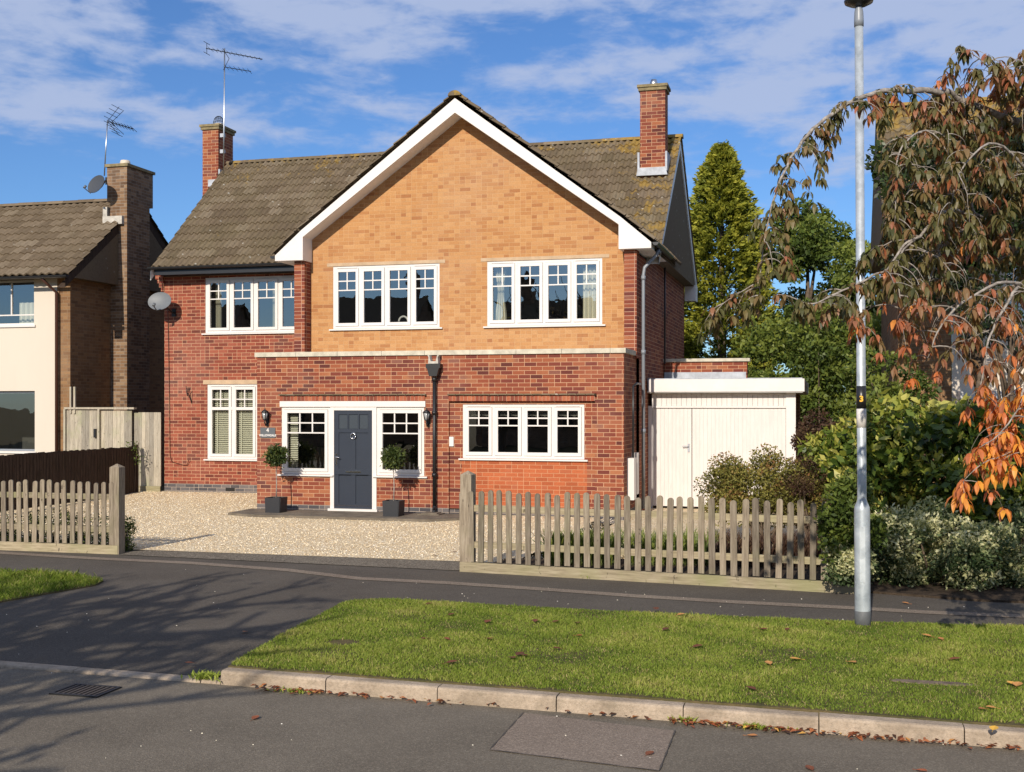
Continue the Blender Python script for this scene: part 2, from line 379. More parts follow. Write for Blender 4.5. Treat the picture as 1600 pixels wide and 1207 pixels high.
def tiles_mat(name,lich=.5,greenish=.5,x_lich=None):
    m=NT(name); P=m.pos(); t=m.attr()
    c=m.ramp(t,[(0,(.125,.092,.06)),(.4,(.152,.113,.074)),(.8,(.178,.134,.09)),(1,(.21,.165,.115))])
    c=m.mix(m.mr(m.noise(P,1.1,5,.7),.38,.75,0,.6*greenish),c,(.175,.148,.075))
    sx=m.n('ShaderNodeSeparateXYZ'); m.lk(P,sx.inputs[0])
    # orange and yellow lichen, heavier by the ridge
    l=m.math('ADD', m.noise(P,2.4,6,.75), m.mr(sx.outputs[2],7.2,8.4,-.04,.10))
    if x_lich is not None:
        l=m.math('ADD', l, m.mr(sx.outputs[0],x_lich[0],x_lich[1],0,.15,True))
    c=m.mix(m.mr(l,.66-.06*lich,.74-.06*lich,0,.75),c,(.33,.21,.045))
    v=m.n('ShaderNodeTexVoronoi'); v.inputs['Scale'].default_value=3.6; m.lk(P,v.inputs['Vector'])
    d=m.math('ADD',v.outputs['Distance'],m.math('MULTIPLY',m.noise(P,14,3),.12))
    c=m.mix(m.mr(d,.13,.17,.85*lich,0),c,(.50,.48,.42))
    c=m.mix(m.mr(m.noise(P,16,4,.7),.5,.75,0,.5),c,(.045,.036,.027))
    m.bsdf(c,.92,m.bump(m.noise(P,50,4,.7),.6,.006),.12); return m.m
m_tiles=tiles_mat('mossy_concrete_tiles',.7,.7,(-5.2,-3.6)); m_tilen=tiles_mat('brown_concrete_tiles',.3,.2); m_tiled=tiles_mat('grey_brown_verge_tiles',.6,.4)

def glassm():
    m=NT('window_glass')
    fr=m.n('ShaderNodeFresnel'); fr.inputs[0].default_value=1.5
    f=m.math('MULTIPLY',fr.outputs[0],5.0,clamp=True)
    tr=m.n('ShaderNodeBsdfTransparent'); tr.inputs[0].default_value=(.82,.86,.85,1)
    gl=m.n('ShaderNodeBsdfGlossy'); gl.inputs['Roughness'].default_value=.0; gl.inputs['Color'].default_value=(1,1,1,1)
    b=m.bump(m.noise(m.pos(),2.2,2),.06,.02); m.lk(b,gl.inputs['Normal'])
    mx=m.n('ShaderNodeMixShader'); m.lk(f,mx.inputs[0]); m.lk(tr.outputs[0],mx.inputs[1]); m.lk(gl.outputs[0],mx.inputs[2]); m.lk(mx.outputs[0],m.out.inputs[0])
    return m.m
m_glass=glassm()
def fglass():
    m=NT('obscured_door_glass'); m.bsdf((.05,.06,.072),.22,m.bump(m.noise(m.pos(),60,3),.3,.003),.6); return m.m
m_fglass=fglass()

# ------------------------------------------------------------------ walls with openings
def wall_cells(mb, u0,u1,z0,z1, holes, P, reveal=None):
    """P(u,z,depth)->xyz ; faces of wall minus rectangular holes"""
    us=sorted({u0,u1,*[h[0] for h in holes],*[h[1] for h in holes]}); zs=sorted({z0,z1,*[h[2] for h in holes],*[h[3] for h in holes]})
    us=[u for u in us if u0<=u<=u1]; zs=[z for z in zs if z0<=z<=z1]
    for a,b in zip(us,us[1:]):
        for c,d in zip(zs,zs[1:]):
            mu,mz=(a+b)/2,(c+d)/2
            if any(h[0]<mu<h[1] and h[2]<mz<h[3] for h in holes): continue
            mb.face([P(a,c,0),P(b,c,0),P(b,d,0),P(a,d,0)])
    if reveal:
        for h in holes:
            a,b,c,d=h; r=reveal
            mb.face([P(a,c,0),P(a,d,0),P(a,d,r),P(a,c,r)]); mb.face([P(b,c,0),P(b,c,r),P(b,d,r),P(b,d,0)])
            mb.face([P(a,d,0),P(b,d,0),P(b,d,r),P(a,d,r)]); mb.face([P(a,c,0),P(a,c,r),P(b,c,r),P(b,c,0)])
def front(y): return lambda u,z,d: (u,y+d,z)
def sidep(x,s=-1): return lambda u,z,d: (x+s*d,u,z)

def window(parent, x0,x1,z0,z1, y, n, cols=2, rows=2, split=.36, blind=None, room=True, sill=True, label=None, cills=.05, trickle=True, name='window', roomd=2.2):
    """casement window; y = face of the wall; frame stands 2 cm back"""
    f=MB(); fy=y+.012; fr=.05; D=.07
    f.box(x0,x1,fy,fy+D,z0,z0+fr); f.box(x0,x1,fy,fy+D,z1-fr,z1)
    f.box(x0,x0+fr,fy,fy+D,z0+fr,z1-fr); f.box(x1-fr,x1,fy,fy+D,z0+fr,z1-fr)
    mw=.045; W=(x1-x0-2*fr-(n-1)*mw)/n
    pane=MB(); sash=MB()
    for i in range(n):
        a=x0+fr+i*(W+mw); b=a+W
        if i: f.box(a-mw,a,fy,fy+D,z0+fr,z1-fr)
        g=.005; s=.062; y0=fy-.016; y1=fy+.05
        A,B,Z0,Z1=a+g,b-g,z0+fr+g,z1-fr-g
        sash.box(A,B,y0,y1,Z0,Z0+s); sash.box(A,B,y0,y1,Z1-s,Z1); sash.box(A,A+s,y0,y1,Z0+s,Z1-s); sash.box(B-s,B,y0,y1,Z0+s,Z1-s)
        ga,gb,g0,g1=A+s,B-s,Z0+s,Z1-s; bt=.024; yb0=y0+.012; yb1=y0+.034
        H=g1-g0; hs=H*split
        for r in range(1,rows+1):
            zc=g1-hs*r/rows; sash.box(ga,gb,yb0,yb1,zc-bt/2,zc+bt/2)
        for c in range(1,cols):
            xc=ga+(gb-ga)*c/cols
            for r in range(rows):
                zt=g1-hs*r/rows-(bt/2 if r else 0); zb=g1-hs*(r+1)/rows+bt/2
                sash.box(xc-bt/2,xc+bt/2,yb0+.001,yb1-.001,zb,zt)
        pane.face([(ga,y0+.03,g0),(gb,y0+.03,g0),(gb,y0+.03,g1),(ga,y0+.03,g1)])
        if blind:
            bl=MB(); zc=g0+.02
            while zc<g1-.02:
                bl.prism([(y1+.05,zc-.016),(y1+.055,zc-.018),(y1+.092,zc+.012),(y1+.087,zc+.014)],ga-.01,gb+.01,axis='x')
                zc+=.043
            for xx in (ga+.08,): bl.box(xx-.012,xx+.012,y1+.042,y1+.048,g0,g1)
            bl.build('slatted_blind',m_blind,parent)
    w=f.build(name,m_white,parent)
    if label: w['label']=label
    sash.build('casement',m_white,w); pane.build('pane',m_glass,w,False)
    if trickle:
        for i in {0,n-1}:
            t=MB(); a=x0+fr+i*(W+mw); t.box(a+.04,a+W-.04,fy-.012,fy,z1-.04,z1-.02); t.build('trickle_vent',m_white,w)
    if sill:
        s=MB(); s.prism([(y-.05,z0-.035),(y-.05,z0-.008),(y+.05,z0+.0),(y+.05,z0-.035)],x0-.07,x1+.07,axis='x'); s.build('sill',m_white,w)
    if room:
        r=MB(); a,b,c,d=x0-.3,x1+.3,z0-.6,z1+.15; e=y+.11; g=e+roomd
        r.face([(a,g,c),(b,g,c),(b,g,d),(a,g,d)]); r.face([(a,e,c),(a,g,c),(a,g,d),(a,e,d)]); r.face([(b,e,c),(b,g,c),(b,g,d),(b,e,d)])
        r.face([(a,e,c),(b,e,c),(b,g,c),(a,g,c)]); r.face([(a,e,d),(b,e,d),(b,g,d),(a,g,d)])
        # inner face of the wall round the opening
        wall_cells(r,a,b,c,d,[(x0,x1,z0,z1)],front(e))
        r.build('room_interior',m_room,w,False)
    return w

# ------------------------------------------------------------------ tiled roof surface
def tile_sheet(name, O, U, Vv, length, slope, mat, parent, keep=None, gauge=.32, roll=.1, thick=.034, amp=.032, seed=1, sag=None):
    O=np.array(O,float); U=np.array(U,float); U/=np.linalg.norm(U); Vv=np.array(Vv,float); Vv/=np.linalg.norm(Vv)
    Nn=np.cross(U,Vv); Nn/=np.linalg.norm(Nn)
    if Nn[2]<0: Nn=-Nn
    r=np.random.default_rng(seed)
    per=6; nx=int(length/roll*per); xs=np.linspace(0,length,nx+1); ph=(xs/roll)%1
    prof=amp*1.7*np.sin(ph*pi)**2
    nc=int(math.ceil(slope/gauge)); V=[];Fc=[];T=[]; base=0
    tilew=.3
    for k in range(nc):
        v0=k*gauge; v1=min((k+1)*gauge+.04,slope+.02)
        shift=(k%2)*.15
        ti=np.floor((xs+shift)/tilew).astype(int); jit=r.normal(0,.0035,ti.max()+3)[ti]; jv=r.normal(0,.006,ti.max()+3)[ti]
        tn=r.random(ti.max()+3)
        lo0=O+xs[:,None]*U+(v0+jv)[:,None]*Vv+(prof+jit)[:,None]*Nn          # underside of the nose
        lo=O+xs[:,None]*U+(v0+jv)[:,None]*Vv+(prof+thick+jit)[:,None]*Nn
        hi=O+xs[:,None]*U+v1*Vv+(prof+.002)[:,None]*Nn
        n=nx+1
        V+= [lo0,lo,hi]
        i=np.arange(nx)
        q1=np.stack([base+i,base+i+1,base+n+i+1,base+n+i],1); q2=np.stack([base+n+i,base+n+i+1,base+2*n+i+1,base+2*n+i],1)
        cen=(lo[:-1]+hi[1:])/2
        ok=np.ones(nx,bool)
        if keep is not None: ok=np.array([keep(*c) for c in cen])
        Fc+=[q1[ok],q2[ok]]; tt=tn[ti[:-1]]; T+=[tt[ok]*.6,tt[ok]]; base+=3*n
    return idx_mesh(name,np.concatenate(V),np.concatenate(Fc),mat,np.concatenate(T),parent)
def ridge_tiles(name,p0,p1,mat,parent,r=.12,seg=.45):
    mb=MB(); p0=Vector(p0); p1=Vector(p1); L=(p1-p0).length; d=(p1-p0).normalized(); n=int(L/seg); w=d.cross(Vector((0,0,1))).normalized()
    for i in range(n):
        a=p0+d*(L*i/n); b=p0+d*(L*(i+1)/n+.03); tt=random.random(); rr=r*random.uniform(.96,1.05)
        ring=[(cos(pi*k/8),sin(pi*k/8)) for k in range(9)]
        for k in range(8):
            c0,s0=ring[k]; c1,s1=ring[k+1]
            mb.face([a+w*c0*rr+Vector((0,0,s0*rr*.75)), a+w*c1*rr+Vector((0,0,s1*rr*.75)), b+w*c1*(rr*.97)+Vector((0,0,s1*rr*.73)), b+w*c0*rr*.97+Vector((0,0,s0*rr*.73))],tt,True)
        mb.face([a+w*c*rr+Vector((0,0,s*rr*.75)) for c,s in ring],tt*.5)
        mb.face([b+w*c*rr*.97+Vector((0,0,s*rr*.73)) for c,s in ring],tt*.5)
    return mb.build(name,mat,parent,False)

# =================================================================== THE HOUSE
H=root('brick_house','red brick house with a golden brick front gable, white windows and slate grey front door','house',(-9,22,0))
YF=21.0; YP=22.15; YU=22.45; YM=23.8
GX0,GX1=-10.83,-3.53
EPS=.002
# ground floor front block
g=MB()
porch=(-10.30,-7.35,.75,2.14); doorh=(-9.27,-8.31,-.05,.75); rec=(-6.86,-4.06,-.05,2.16)
wall_cells(g,GX0,GX1,.155,3.04,[porch,(-9.27,-8.31,.155,.75),(rec[0],rec[1],.155,2.16)],front(YF),.10)
wall_cells(g,YF,YP+.3,.155,3.04,[],sidep(GX1)); wall_cells(g,YF,YM,.155,3.04,[],sidep(GX0))
g.build('ground_floor_wall',m_red,H)
b=MB(); wall_cells(b,GX0,rec[0],-.05,.155,[(-9.27,-8.31,-.05,.155)],front(YF)); wall_cells(b,rec[1],GX1,-.05,.155,[],front(YF)); wall_cells(b,YF,YP+.3,-.05,.155,[],sidep(GX1)); wall_cells(b,YF,YM,-.05,.155,[],sidep(GX0))
b.face([(rec[0],YF,-.05),(rec[0],YF+.05,-.05),(rec[0],YF+.05,.155),(rec[0],YF,.155)])
b.face([(rec[0],YF+.05,-.05),(rec[1],YF+.05,-.05),(rec[1],YF+.05,.155),(rec[0],YF+.05,.155)])
b.build('blue_brick_plinth',m_blue,H); b=MB(); b.box(-14.6,-10.84,YM-.002,YM+.2,.05,.31); b.build('blue_brick_plinth',m_blue,H)
w1=(-6.60,-4.27,1.10,2.11)
i=MB(); wall_cells(i,rec[0],rec[1],.155,2.16,[w1,(-6.62,-4.22,.155,1.07)],front(YF+.05),.1); i.build('infill_wall',m_red,H)
i=MB(); wall_cells(i,-6.62,-4.22,.155,1.07,[],front(YF+.05)); i.build('infill_panel',m_orange,H)
ab=MB(); ab.box(-13.05,-12.82,YM-.006,YM+.05,.16,.235); ab.build('air_brick',m_dark,H)
# coping of the block
c=MB(); x=GX0-.04
while x<GX1+.03:
    x2=min(x+.9+random.uniform(-.04,.04),GX1+.04)
    c.box(x+.003,x2-.003,YF-.035,YF+.26,3.042,3.13); x=x2
c.box(GX1-.2,GX1+.04,YF+.262,YP-.001,3.04,3.128); c.box(GX0-.04,GX0+.2,YF+.262,YM-.005,3.04,3.128)
c.build('coping',m_stone,H)
fl=MB(); fl.box(GX0+.2,GX1-.2,YF+.26,YU-.01,2.95,3.05); fl.build('flat_roof',m_lead,H)
# upper gable wall
g=MB(); wm=(-9.85,-7.53,3.67,4.96); wr=(-6.53,-4.20,3.67,4.96)
wall_cells(g,-10.35,-3.72,3.0,5.3,[wm,wr],front(YU),.1)
g.face([(-10.35,YU,5.3),(-3.72,YU,5.3),(-3.72,YU,5.62),(-7.06,YU,7.99),(-10.35,YU,5.62)])
g.build('gable_wall',m_yel,H)
for a,bb in ((-10.58,-10.35),(-3.72,-3.48)): p=MB(); p.box(a,bb,YP,YU+.01,3.0,5.12); p.build('brick_pier',m_redp,H)
g=MB()
wall_cells(g,YU+.01,YM,3.0,5.3,[],sidep(-10.58)); g.build('return_wall',m_red,H); g=MB(); wall_cells(g,YU+.01,29.9,-.05,5.0,[],sidep(-3.48))
g.face([(-3.48,23.45,5.0),(-3.48,29.9,5.0),(-3.48,29.9,5.2),(-3.48,26.85,7.95),(-3.48,23.6,5.1)])
g.build('side_wall',m_red,H); g=MB()
# left body
wl=(-13.56,-11.12,3.72,4.97); ll=(-13.51,-12.26,.88,2.56)
g.face([(-14.6,29.9,-.05),(-3.48,29.9,-.05),(-3.48,29.9,5.2),(-14.6,29.9,5.2)]); g.build('rear_wall',m_red,H); g=MB()
wall_cells(g,YM,29.9,-.05,5.4,[],sidep(-14.6)); g.face([(-14.6,YM,5.4),(-14.6,29.9,5.4),(-14.6,26.85,8.05)])
g.build('side_wall',m_red,H)
g=MB()
wall_cells(g,-14.6,-10.58,.31,5.25,[wl,ll],front(YM),.1)
# corbelled verge foot
for k in range(6): g.box(-14.6-.03-.04*k,-14.6,YM-.02-.014*k,YM+.25,4.60+.092*k,4.60+.092*k+.09)
g.build('left_front_wall',m_redl,H)
# lintels and heads
for q_ in ((ll[0]-.1,ll[1]+.02,YM-.012,YM+.05,2.565,2.66),(wm[0]-.13,wm[1]+.12,YU-.008,YU+.05,4.962,5.03),(wr[0]-.13,wr[1]+.14,YU-.008,YU+.05,4.962,5.03)):
    l=MB(); l.box(*q_); l.build('lintel',m_lintel,H)
# soldier course heads with tile creasing
def head(x0,x1,z):
    s=MB(); x=x0
    while x<x1-.02: s.box(x+.004,min(x+.071,x1),YF-.03,YF+.06,z,z+.105,random.random()); x+=.0755
    o=s.build('soldier_course',m_soldier,H)
    s=MB(); s.box(x0+.004,x1-.004,YF-.024,YF+.05,z+.004,z+.10); s.build('soldier_mortar',m_mortp,o)
    t=MB(); x=x0-.01
    while x<x1: 
        e=min(x+.165,x1+.02); tt=random.random()
        t.prism([(x,z+.107),(x+.03,z+.112),(e-.03,z+.112),(e+.008,z+.104),(e+.008,z+.125),(e-.03,z+.137),(x+.03,z+.137),(x,z+.13)],YF-.07,YF+.03,tt); x+=.165
    t.build('tile_creasing',m_tiled,o)
def soldm():
    m=NT('soldier_bricks'); c=m.ramp(m.attr(),[(0,(.16,.045,.03)),(.5,(.30,.08,.045)),(1,(.42,.14,.07))]); c=m.mix(m.mr(m.noise(m.pos(),40,4),.4,.8,0,.35),c,(.08,.04,.03)); m.bsdf(c,.88,None,.2); return m.m
m_soldier=soldm(); m_mortp=simple('pinkish_mortar',(.5,.32,.22),.95,.1)
head(-10.33,-7.33,2.175); head(-6.86,-4.06,2.172)
# windows
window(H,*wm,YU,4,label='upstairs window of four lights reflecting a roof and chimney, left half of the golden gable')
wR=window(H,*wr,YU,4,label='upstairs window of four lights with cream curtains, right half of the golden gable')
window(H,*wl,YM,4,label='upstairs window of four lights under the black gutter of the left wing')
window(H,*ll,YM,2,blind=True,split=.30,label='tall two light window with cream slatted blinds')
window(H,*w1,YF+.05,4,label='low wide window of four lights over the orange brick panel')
wlw=[o for o in H.children if o.get('label','').startswith('low wide')][0]
for k_ in range(4):
    xa=-6.50+k_*.56; rb=MB(); n_=12
    for q_ in range(n_):
        a_,b_=xa+.5*q_/n_,xa+.5*(q_+1)/n_; za,zb=1.885+.02*abs(sin(q_*pi/4)),1.885+.02*abs(sin((q_+1)*pi/4))
        rb.face([(a_,YF+.2,za),(b_,YF+.2,zb),(b_,YF+.2,2.1),(a_,YF+.2,2.1)]); rb.face([(a_,YF+.206,za),(b_,YF+.206,zb),(b_,YF+.206,2.1),(a_,YF+.206,2.1)])
    rb.build('window_blind',simple('taupe_blind',(.22,.2,.17),.9,.1) if k_==0 else bpy.data.materials['taupe_blind'],wlw,False)
wd=window(H,-10.30,-9.27,.75,2.06,YF,1,cols=3,label='side light left of the front door',trickle=False)
window(H,-8.31,-7.35,.75,2.06,YF,1,cols=3,label='side light right of the front door',trickle=False)
# the transom box over the split tall window
tb=MB(); tb.box(ll[0]+.05,ll[1]-.05,YM+.001,YM+.05,1.985,2.05); tb.build('transom',m_white,H)
# curtains
cu=MB()
def curtain(mb,x0,x1,z0,z1,y,tie=None):
    n=26
    def w(u,z):
        if tie is None: return x0+(x1-x0)*u
        k=1-.45*math.exp(-((z-tie)/.3)**2); c=(x0+x1)/2; return c+(x0+(x1-x0)*u-c)*k
    zs=[z0+(z1-z0)*i/14 for i in range(15)]
    for i in range(n):
        for j in range(14):
            ua,ub=i/n,(i+1)/n; fa,fb=.03*sin(ua*26),.03*sin(ub*26)
            mb.face([(w(ua,zs[j]),y+fa,zs[j]),(w(ub,zs[j]),y+fb,zs[j]),(w(ub,zs[j+1]),y+fb,zs[j+1]),(w(ua,zs[j+1]),y+fa,zs[j+1])],.5,True)
curtain(cu,-6.42,-6.18,3.6,4.92,YU+.2,4.35); cu.build('curtain',m_curt,wR,False); cu=MB(); curtain(cu,-4.62,-4.28,3.6,4.8,YU+.2)
cu.build('curtain',m_curt,wR,False)
bl=MB(); zc=.9
while zc<2.0: bl.prism([(YF+.13,zc-.016),(YF+.135,zc-.018),(YF+.17,zc+.012),(YF+.165,zc+.014)],-10.2,-10.02,axis='x'); zc+=.043
bl.build('slatted_blind',m_blind,wd)
wLw=[o for o in H.children if o.get('label','').startswith('upstairs window of four lights under')][0]
for xa_ in (-13.42,-12.0):
    cu=MB(); curtain(cu,xa_,xa_+.14,3.66,4.95,YM+.22); cu.build('curtain',m_curt,wLw,False)
# little white ornaments on the sill of the gable's left window
for xx,ww in ((-8.72,.05),(-8.35,.1)):
    o=MB(); 
    pts=[(xx+ww*cos(a),3.80+.0+ww*1.1*sin(a)) for a in [pi*k/10 for k in range(11)]]
    o.tube([(a,YU+.13,b_) for a,b_ in pts],.022,6); o.build('sill_ornament',m_white,H)
# door frame and door
d=MB(); y0,y1=YF+.0,YF+.09
d.box(-10.33,-7.32,YF-.025,YF+.09,2.062,2.172)
d.box(-9.268,-9.19,YF-.012,y1,.10,2.06); d.box(-8.40,-8.312,YF-.012,y1,.10,2.06); d.box(-9.19,-8.40,YF-.01,y1,1.995,2.06)
d.box(-9.30,-8.28,YF-.06,y1,.035,.099)
d.build('door_frame',m_white,H)
dx0,dx1,dz0,dz1=-9.186,-8.404,.102,1.992
D=MB(); D.box(dx0,dx1,YF+.03,YF+.07,dz0,dz1)
def rail(a,b_,c_,e_): D.box(a,b_,YF+.012,YF+.031,c_,e_)
rail(dx0,dx0+.085,dz0,dz1); rail(dx1-.085,dx1,dz0,dz1); rail(dx0+.085,dx1-.085,dz0,dz0+.09); rail(dx0+.085,dx1-.085,dz1-.075,dz1)
rail(dx0+.085,dx1-.085,1.565,1.63); rail(dx0+.085,dx1-.085,.755,.86)
cx=(dx0+dx1)/2; rail(cx-.045,cx+.045,.192,.755); rail(cx-.045,cx+.045,.86,1.565)
for xx in (cx-.11,cx+.11): rail(xx-.012,xx+.012,1.63,dz1-.075)
DO=D.build('front_door',m_door,H)
fg=MB()
ws=[(dx0+.085,cx-.122),(cx-.098,cx+.098),(cx+.122,dx1-.085)]
for a,b_ in ws: fg.box(a+.01,b_-.01,YF+.024,YF+.034,1.64,dz1-.085)
fg.build('door_glass',m_fglass,DO)
k=MB(); k.tube([(cx+.05*cos(t_),YF-.008,1.50+.055*sin(t_)) for t_ in [2*pi*i_/16 for i_ in range(17)]],.011,6); k.box(cx-.035,cx+.035,YF-.004,YF+.012,1.53,1.57); k.build('knocker',m_chrome,DO)
k=MB(); k.box(cx-.155,cx+.155,YF+.0,YF+.012,.795,.825); k.box(cx-.14,cx+.14,YF-.008,YF,.80,.82); k.build('letter_plate',m_chrome,DO)
k=MB(); k.box(dx0+.025,dx0+.06,YF+.0,YF+.012,.93,1.16); k.tube([(dx0+.042,YF+.0,1.09),(dx0+.042,YF-.045,1.09),(dx0+.13,YF-.05,1.085)],.01,6); k.build('handle',m_chrome,DO)
# bargeboard, boxes, soffit
def gz(x): return 8.12-abs(x+7.06)*.757      # top of board
T_=.34
outer=[(-10.94,5.06),(-10.94,5.15),(-10.66,5.38),(-10.36,gz(-10.36)+.0),(-7.06,8.16),(-3.76,gz(-3.76)),(-3.46,5.38),(-3.17,5.15),(-3.17,5.06),(-3.80,5.06),(-3.80,5.52),(-7.06,7.84),(-10.32,5.52),(-10.32,5.06)]
bb=MB(); 
L_=[(-10.94,5.06),(-10.32,5.06),(-10.32,5.53),(-7.06,7.86),(-7.06,8.145),(-10.36,5.665),(-10.66,5.41),(-10.94,5.17)]
R_=[(-14.12-a,z) for a,z in L_]
bb.prism(L_,22.0,22.03); bb.prism(R_,22.0,22.03)
BG=bb.build('bargeboard',m_wpaint,H)
sf=MB()
for sgn in (1,-1):
    X=lambda x:(x if sgn==1 else -14.12-x)
    sf.face([(X(-10.32),22.03,5.53),(X(-7.06),22.03,7.86),(X(-7.06),YU,7.86),(X(-10.32),YU,5.53)])
    sf.face([(X(-10.32),22.03,5.06),(X(-10.32),22.03,5.53),(X(-10.32),YU-.002,5.53),(X(-10.32),YU-.002,5.06)])
    sf.face([(X(-10.94),22.03,5.06),(X(-10.32),22.03,5.06),(X(-10.32),YU-.002,5.06),(X(-10.94),YU-.002,5.06)])
    sf.face([(X(-10.94),22.03,5.06),(X(-10.94),22.03,5.15),(X(-10.94),YU,5.15),(X(-10.94),YU,5.06)])
    sf.face([(X(-10.94),YU,5.06),(X(-10.58),YU,5.06),(X(-10.58),24.2,5.06),(X(-10.94),24.2,5.06)])
sf.build('gable_soffit',m_soff,H,False)
# roofs
pitch=math.atan2(3.03,3.45)
MR=MB()
def mainz(y): return 5.20+(min(y,53.7-y)-23.4)*.878
MR.prism([(23.4,5.12),(26.85,8.15),(30.3,5.12)],-14.60,-3.24,axis='x')
RO=MR.build('roof',m_tiled,H)
def keepm(x,y,z):
    zw=8.2-abs(x+7.06)*.757
    return not (abs(x+7.06)<3.4 and z<zw-.25)
tile_sheet('tiled_front_slope',(-14.68,23.38,5.17),(1,0,0),(0,3.45,3.03),11.5,4.6,m_tiles,RO,keepm,gauge=.33,roll=.15,seed=3)
tile_sheet('tiled_rear_slope',(-14.68,30.32,5.17),(1,0,0),(0,-3.45,3.03),11.5,4.6,m_tiles,RO,None,gauge=.33,roll=.2,seed=4)
ridge_tiles('ridge_tiles',(-14.68,26.85,8.20),(-3.18,26.85,8.20),m_tiles,RO)
# wing roof: left & right slopes with a bellcast foot
WR=MB(); WR.prism([(-10.92,5.16),(-10.36,5.66),(-7.06,8.14),(-3.76,5.66),(-3.20,5.16),(-3.30,5.20),(-3.76,5.6),(-7.06,8.04),(-10.36,5.6),(-10.82,5.20)],22.034,26.0)
WO=WR.build('wing_roof',m_tiled,H)
for sgn in (1,-1):
    ex=-10.98 if sgn==1 else -3.14
    tile_sheet('tiled_wing_slope',(ex,21.97,5.185),(0,1,0),(sgn*.62,0,.56),4.2,.70,m_tiled,WO,None,gauge=.33,roll=.15,seed=7+sgn,thick=.03)
    ex2=-10.42 if sgn==1 else -3.70
    tile_sheet('tiled_wing_slope',(ex2,21.97,5.675),(0,1,0),(sgn*3.36,0,2.55),4.95,4.22,m_tiled,WO,None,gauge=.33,roll=.15,seed=9+sgn,thick=.03)
ridge_tiles('ridge_tiles',(-7.06,21.95,8.19),(-7.06,26.6,8.19),m_tiles,WO,r=.13)
# undercloak and right verge of the main roof
vb=MB()
for xx in (-3.225,-14.655):
    vb=MB()
    for (ya,za,yb,zb) in ((23.3,5.10,26.85,8.13),(30.42,5.10,26.85,8.13)):
        dz=.2
        vb.face([(xx,ya,za),(xx,yb,zb),(xx,yb,zb-dz),(xx,ya,za-dz)]); vb.face([(xx+.02,ya,za),(xx+.02,yb,zb),(xx+.02,yb,zb-dz),(xx+.02,ya,za-dz)]); vb.face([(xx,ya,za-dz),(xx+.02,ya,za-dz),(xx+.02,yb,zb-dz),(xx,yb,zb-dz)])
        if xx>-4: vb.face([(-3.225,ya,za-.19),(-3.225,yb,zb-.19),(-3.48,yb,zb-.19),(-3.48,ya,za-.19)])
    if xx>-4: vb.box(-3.48,-3.20,30.0,30.45,4.75,5.15)
    vb.build('verge_board',m_soff,H,False)
# gutters, downpipes
gt=MB()
def gutter(mb,a,b,r=.06):
    a=Vector(a); b=Vector(b); d=(b-a).normalized(); w=d.cross(Vector((0,0,1))).normalized()
    R=[(cos(pi+pi*k/8)*r, sin(pi+pi*k/8)*r) for k in range(9)]
    for k in range(8):
        mb.face([a+w*R[k][0]+Vector((0,0,R[k][1])),a+w*R[k+1][0]+Vector((0,0,R[k+1][1])),b+w*R[k+1][0]+Vector((0,0,R[k+1][1])),b+w*R[k][0]+Vector((0,0,R[k][1]))],.5,True)
    for p_ in (a,b): mb.face([p_+w*x_+Vector((0,0,z_)) for x_,z_ in R])
gutter(gt,(-3.10,22.02,5.17),(-3.10,24.3,5.17)); gt.build('gutter',m_black,H,False); gt=MB(); gutter(gt,(-11.02,22.05,5.17),(-11.02,23.3,5.17)); gt.build('gutter',m_black,H,False); gt=MB(); gutter(gt,(-14.72,23.33,5.19),(-10.95,23.33,5.19))
gt.face([(-14.6,23.42,5.14),(-10.6,23.42,5.14),(-10.6,YM,5.02),(-14.6,YM,5.02)])
gt.box(-14.62,-10.6,23.40,23.42,5.02,5.2)
gt.build('gutter',m_black,H,False)
def pipe(pts,r,mat,name='downpipe',n=8,col=None):
    p_=MB(); p_.tube(pts,r,n)
    for z in (col or []): 
        q=[v for v in pts][-1]; p_.tube([(q[0],q[1],z-.04),(q[0],q[1],z+.04)],r*1.35,n)
    return p_.build(name,mat,H)
pipe([(-3.12,22.6,5.12),(-3.15,22.55,5.0),(-3.38,22.5,4.75),(-3.40,22.48,4.6),(-3.40,22.48,.1)],.034,m_gray,col=(4.55,3.12,1.6))
pipe([(-3.40,25.6,5.1),(-3.40,25.6,3.0)],.02,m_black)
pipe([(-3.42,22.2,2.5),(-3.42,21.75,2.5),(-3.46,21.62,2.45),(-3.46,21.62,1.1)],.022,m_black,name='waste_pipe')
hp=MB(); hx,hy=-7.12,YF-.075
hp.tube([(hx,hy,2.62),(hx,hy,.12)],.036,10); 
for z in (2.58,1.95,.78): hp.tube([(hx,hy,z-.035),(hx,hy,z+.035)],.05,10)
hp.tube([(hx,hy-.0,.2),(hx+.0,hy,.1),(hx+.02,hy-.09,.06)],.04,8)
hp.prism([(hx-.075,2.64),(hx+.075,2.64),(hx+.115,2.78),(hx+.14,2.80),(hx+.14,2.87),(hx-.14,2.87),(hx-.14,2.80),(hx-.115,2.78)],YF-.17,YF-.005)
hp.build('rainwater_pipe',m_bmetal,H)
hc=MB(); hc.prism([(hx-.10,2.875),(hx-.09,3.0),(hx-.115,3.03),(hx-.08,3.035),(hx-.05,2.92),(hx+.05,2.92),(hx+.08,3.035),(hx+.115,3.03),(hx+.09,3.0),(hx+.10,2.875)],YF-.15,YF-.004); hc.build('hopper_outlet',m_mort,H)
gu=MB(); gu.box(hx-.22,hx+.2,YF-.42,YF-.04,.0,.07); gu.box(hx-.16,hx+.14,YF-.36,YF-.08,.071,.085); gu.build('gully_surround',m_slab,H)
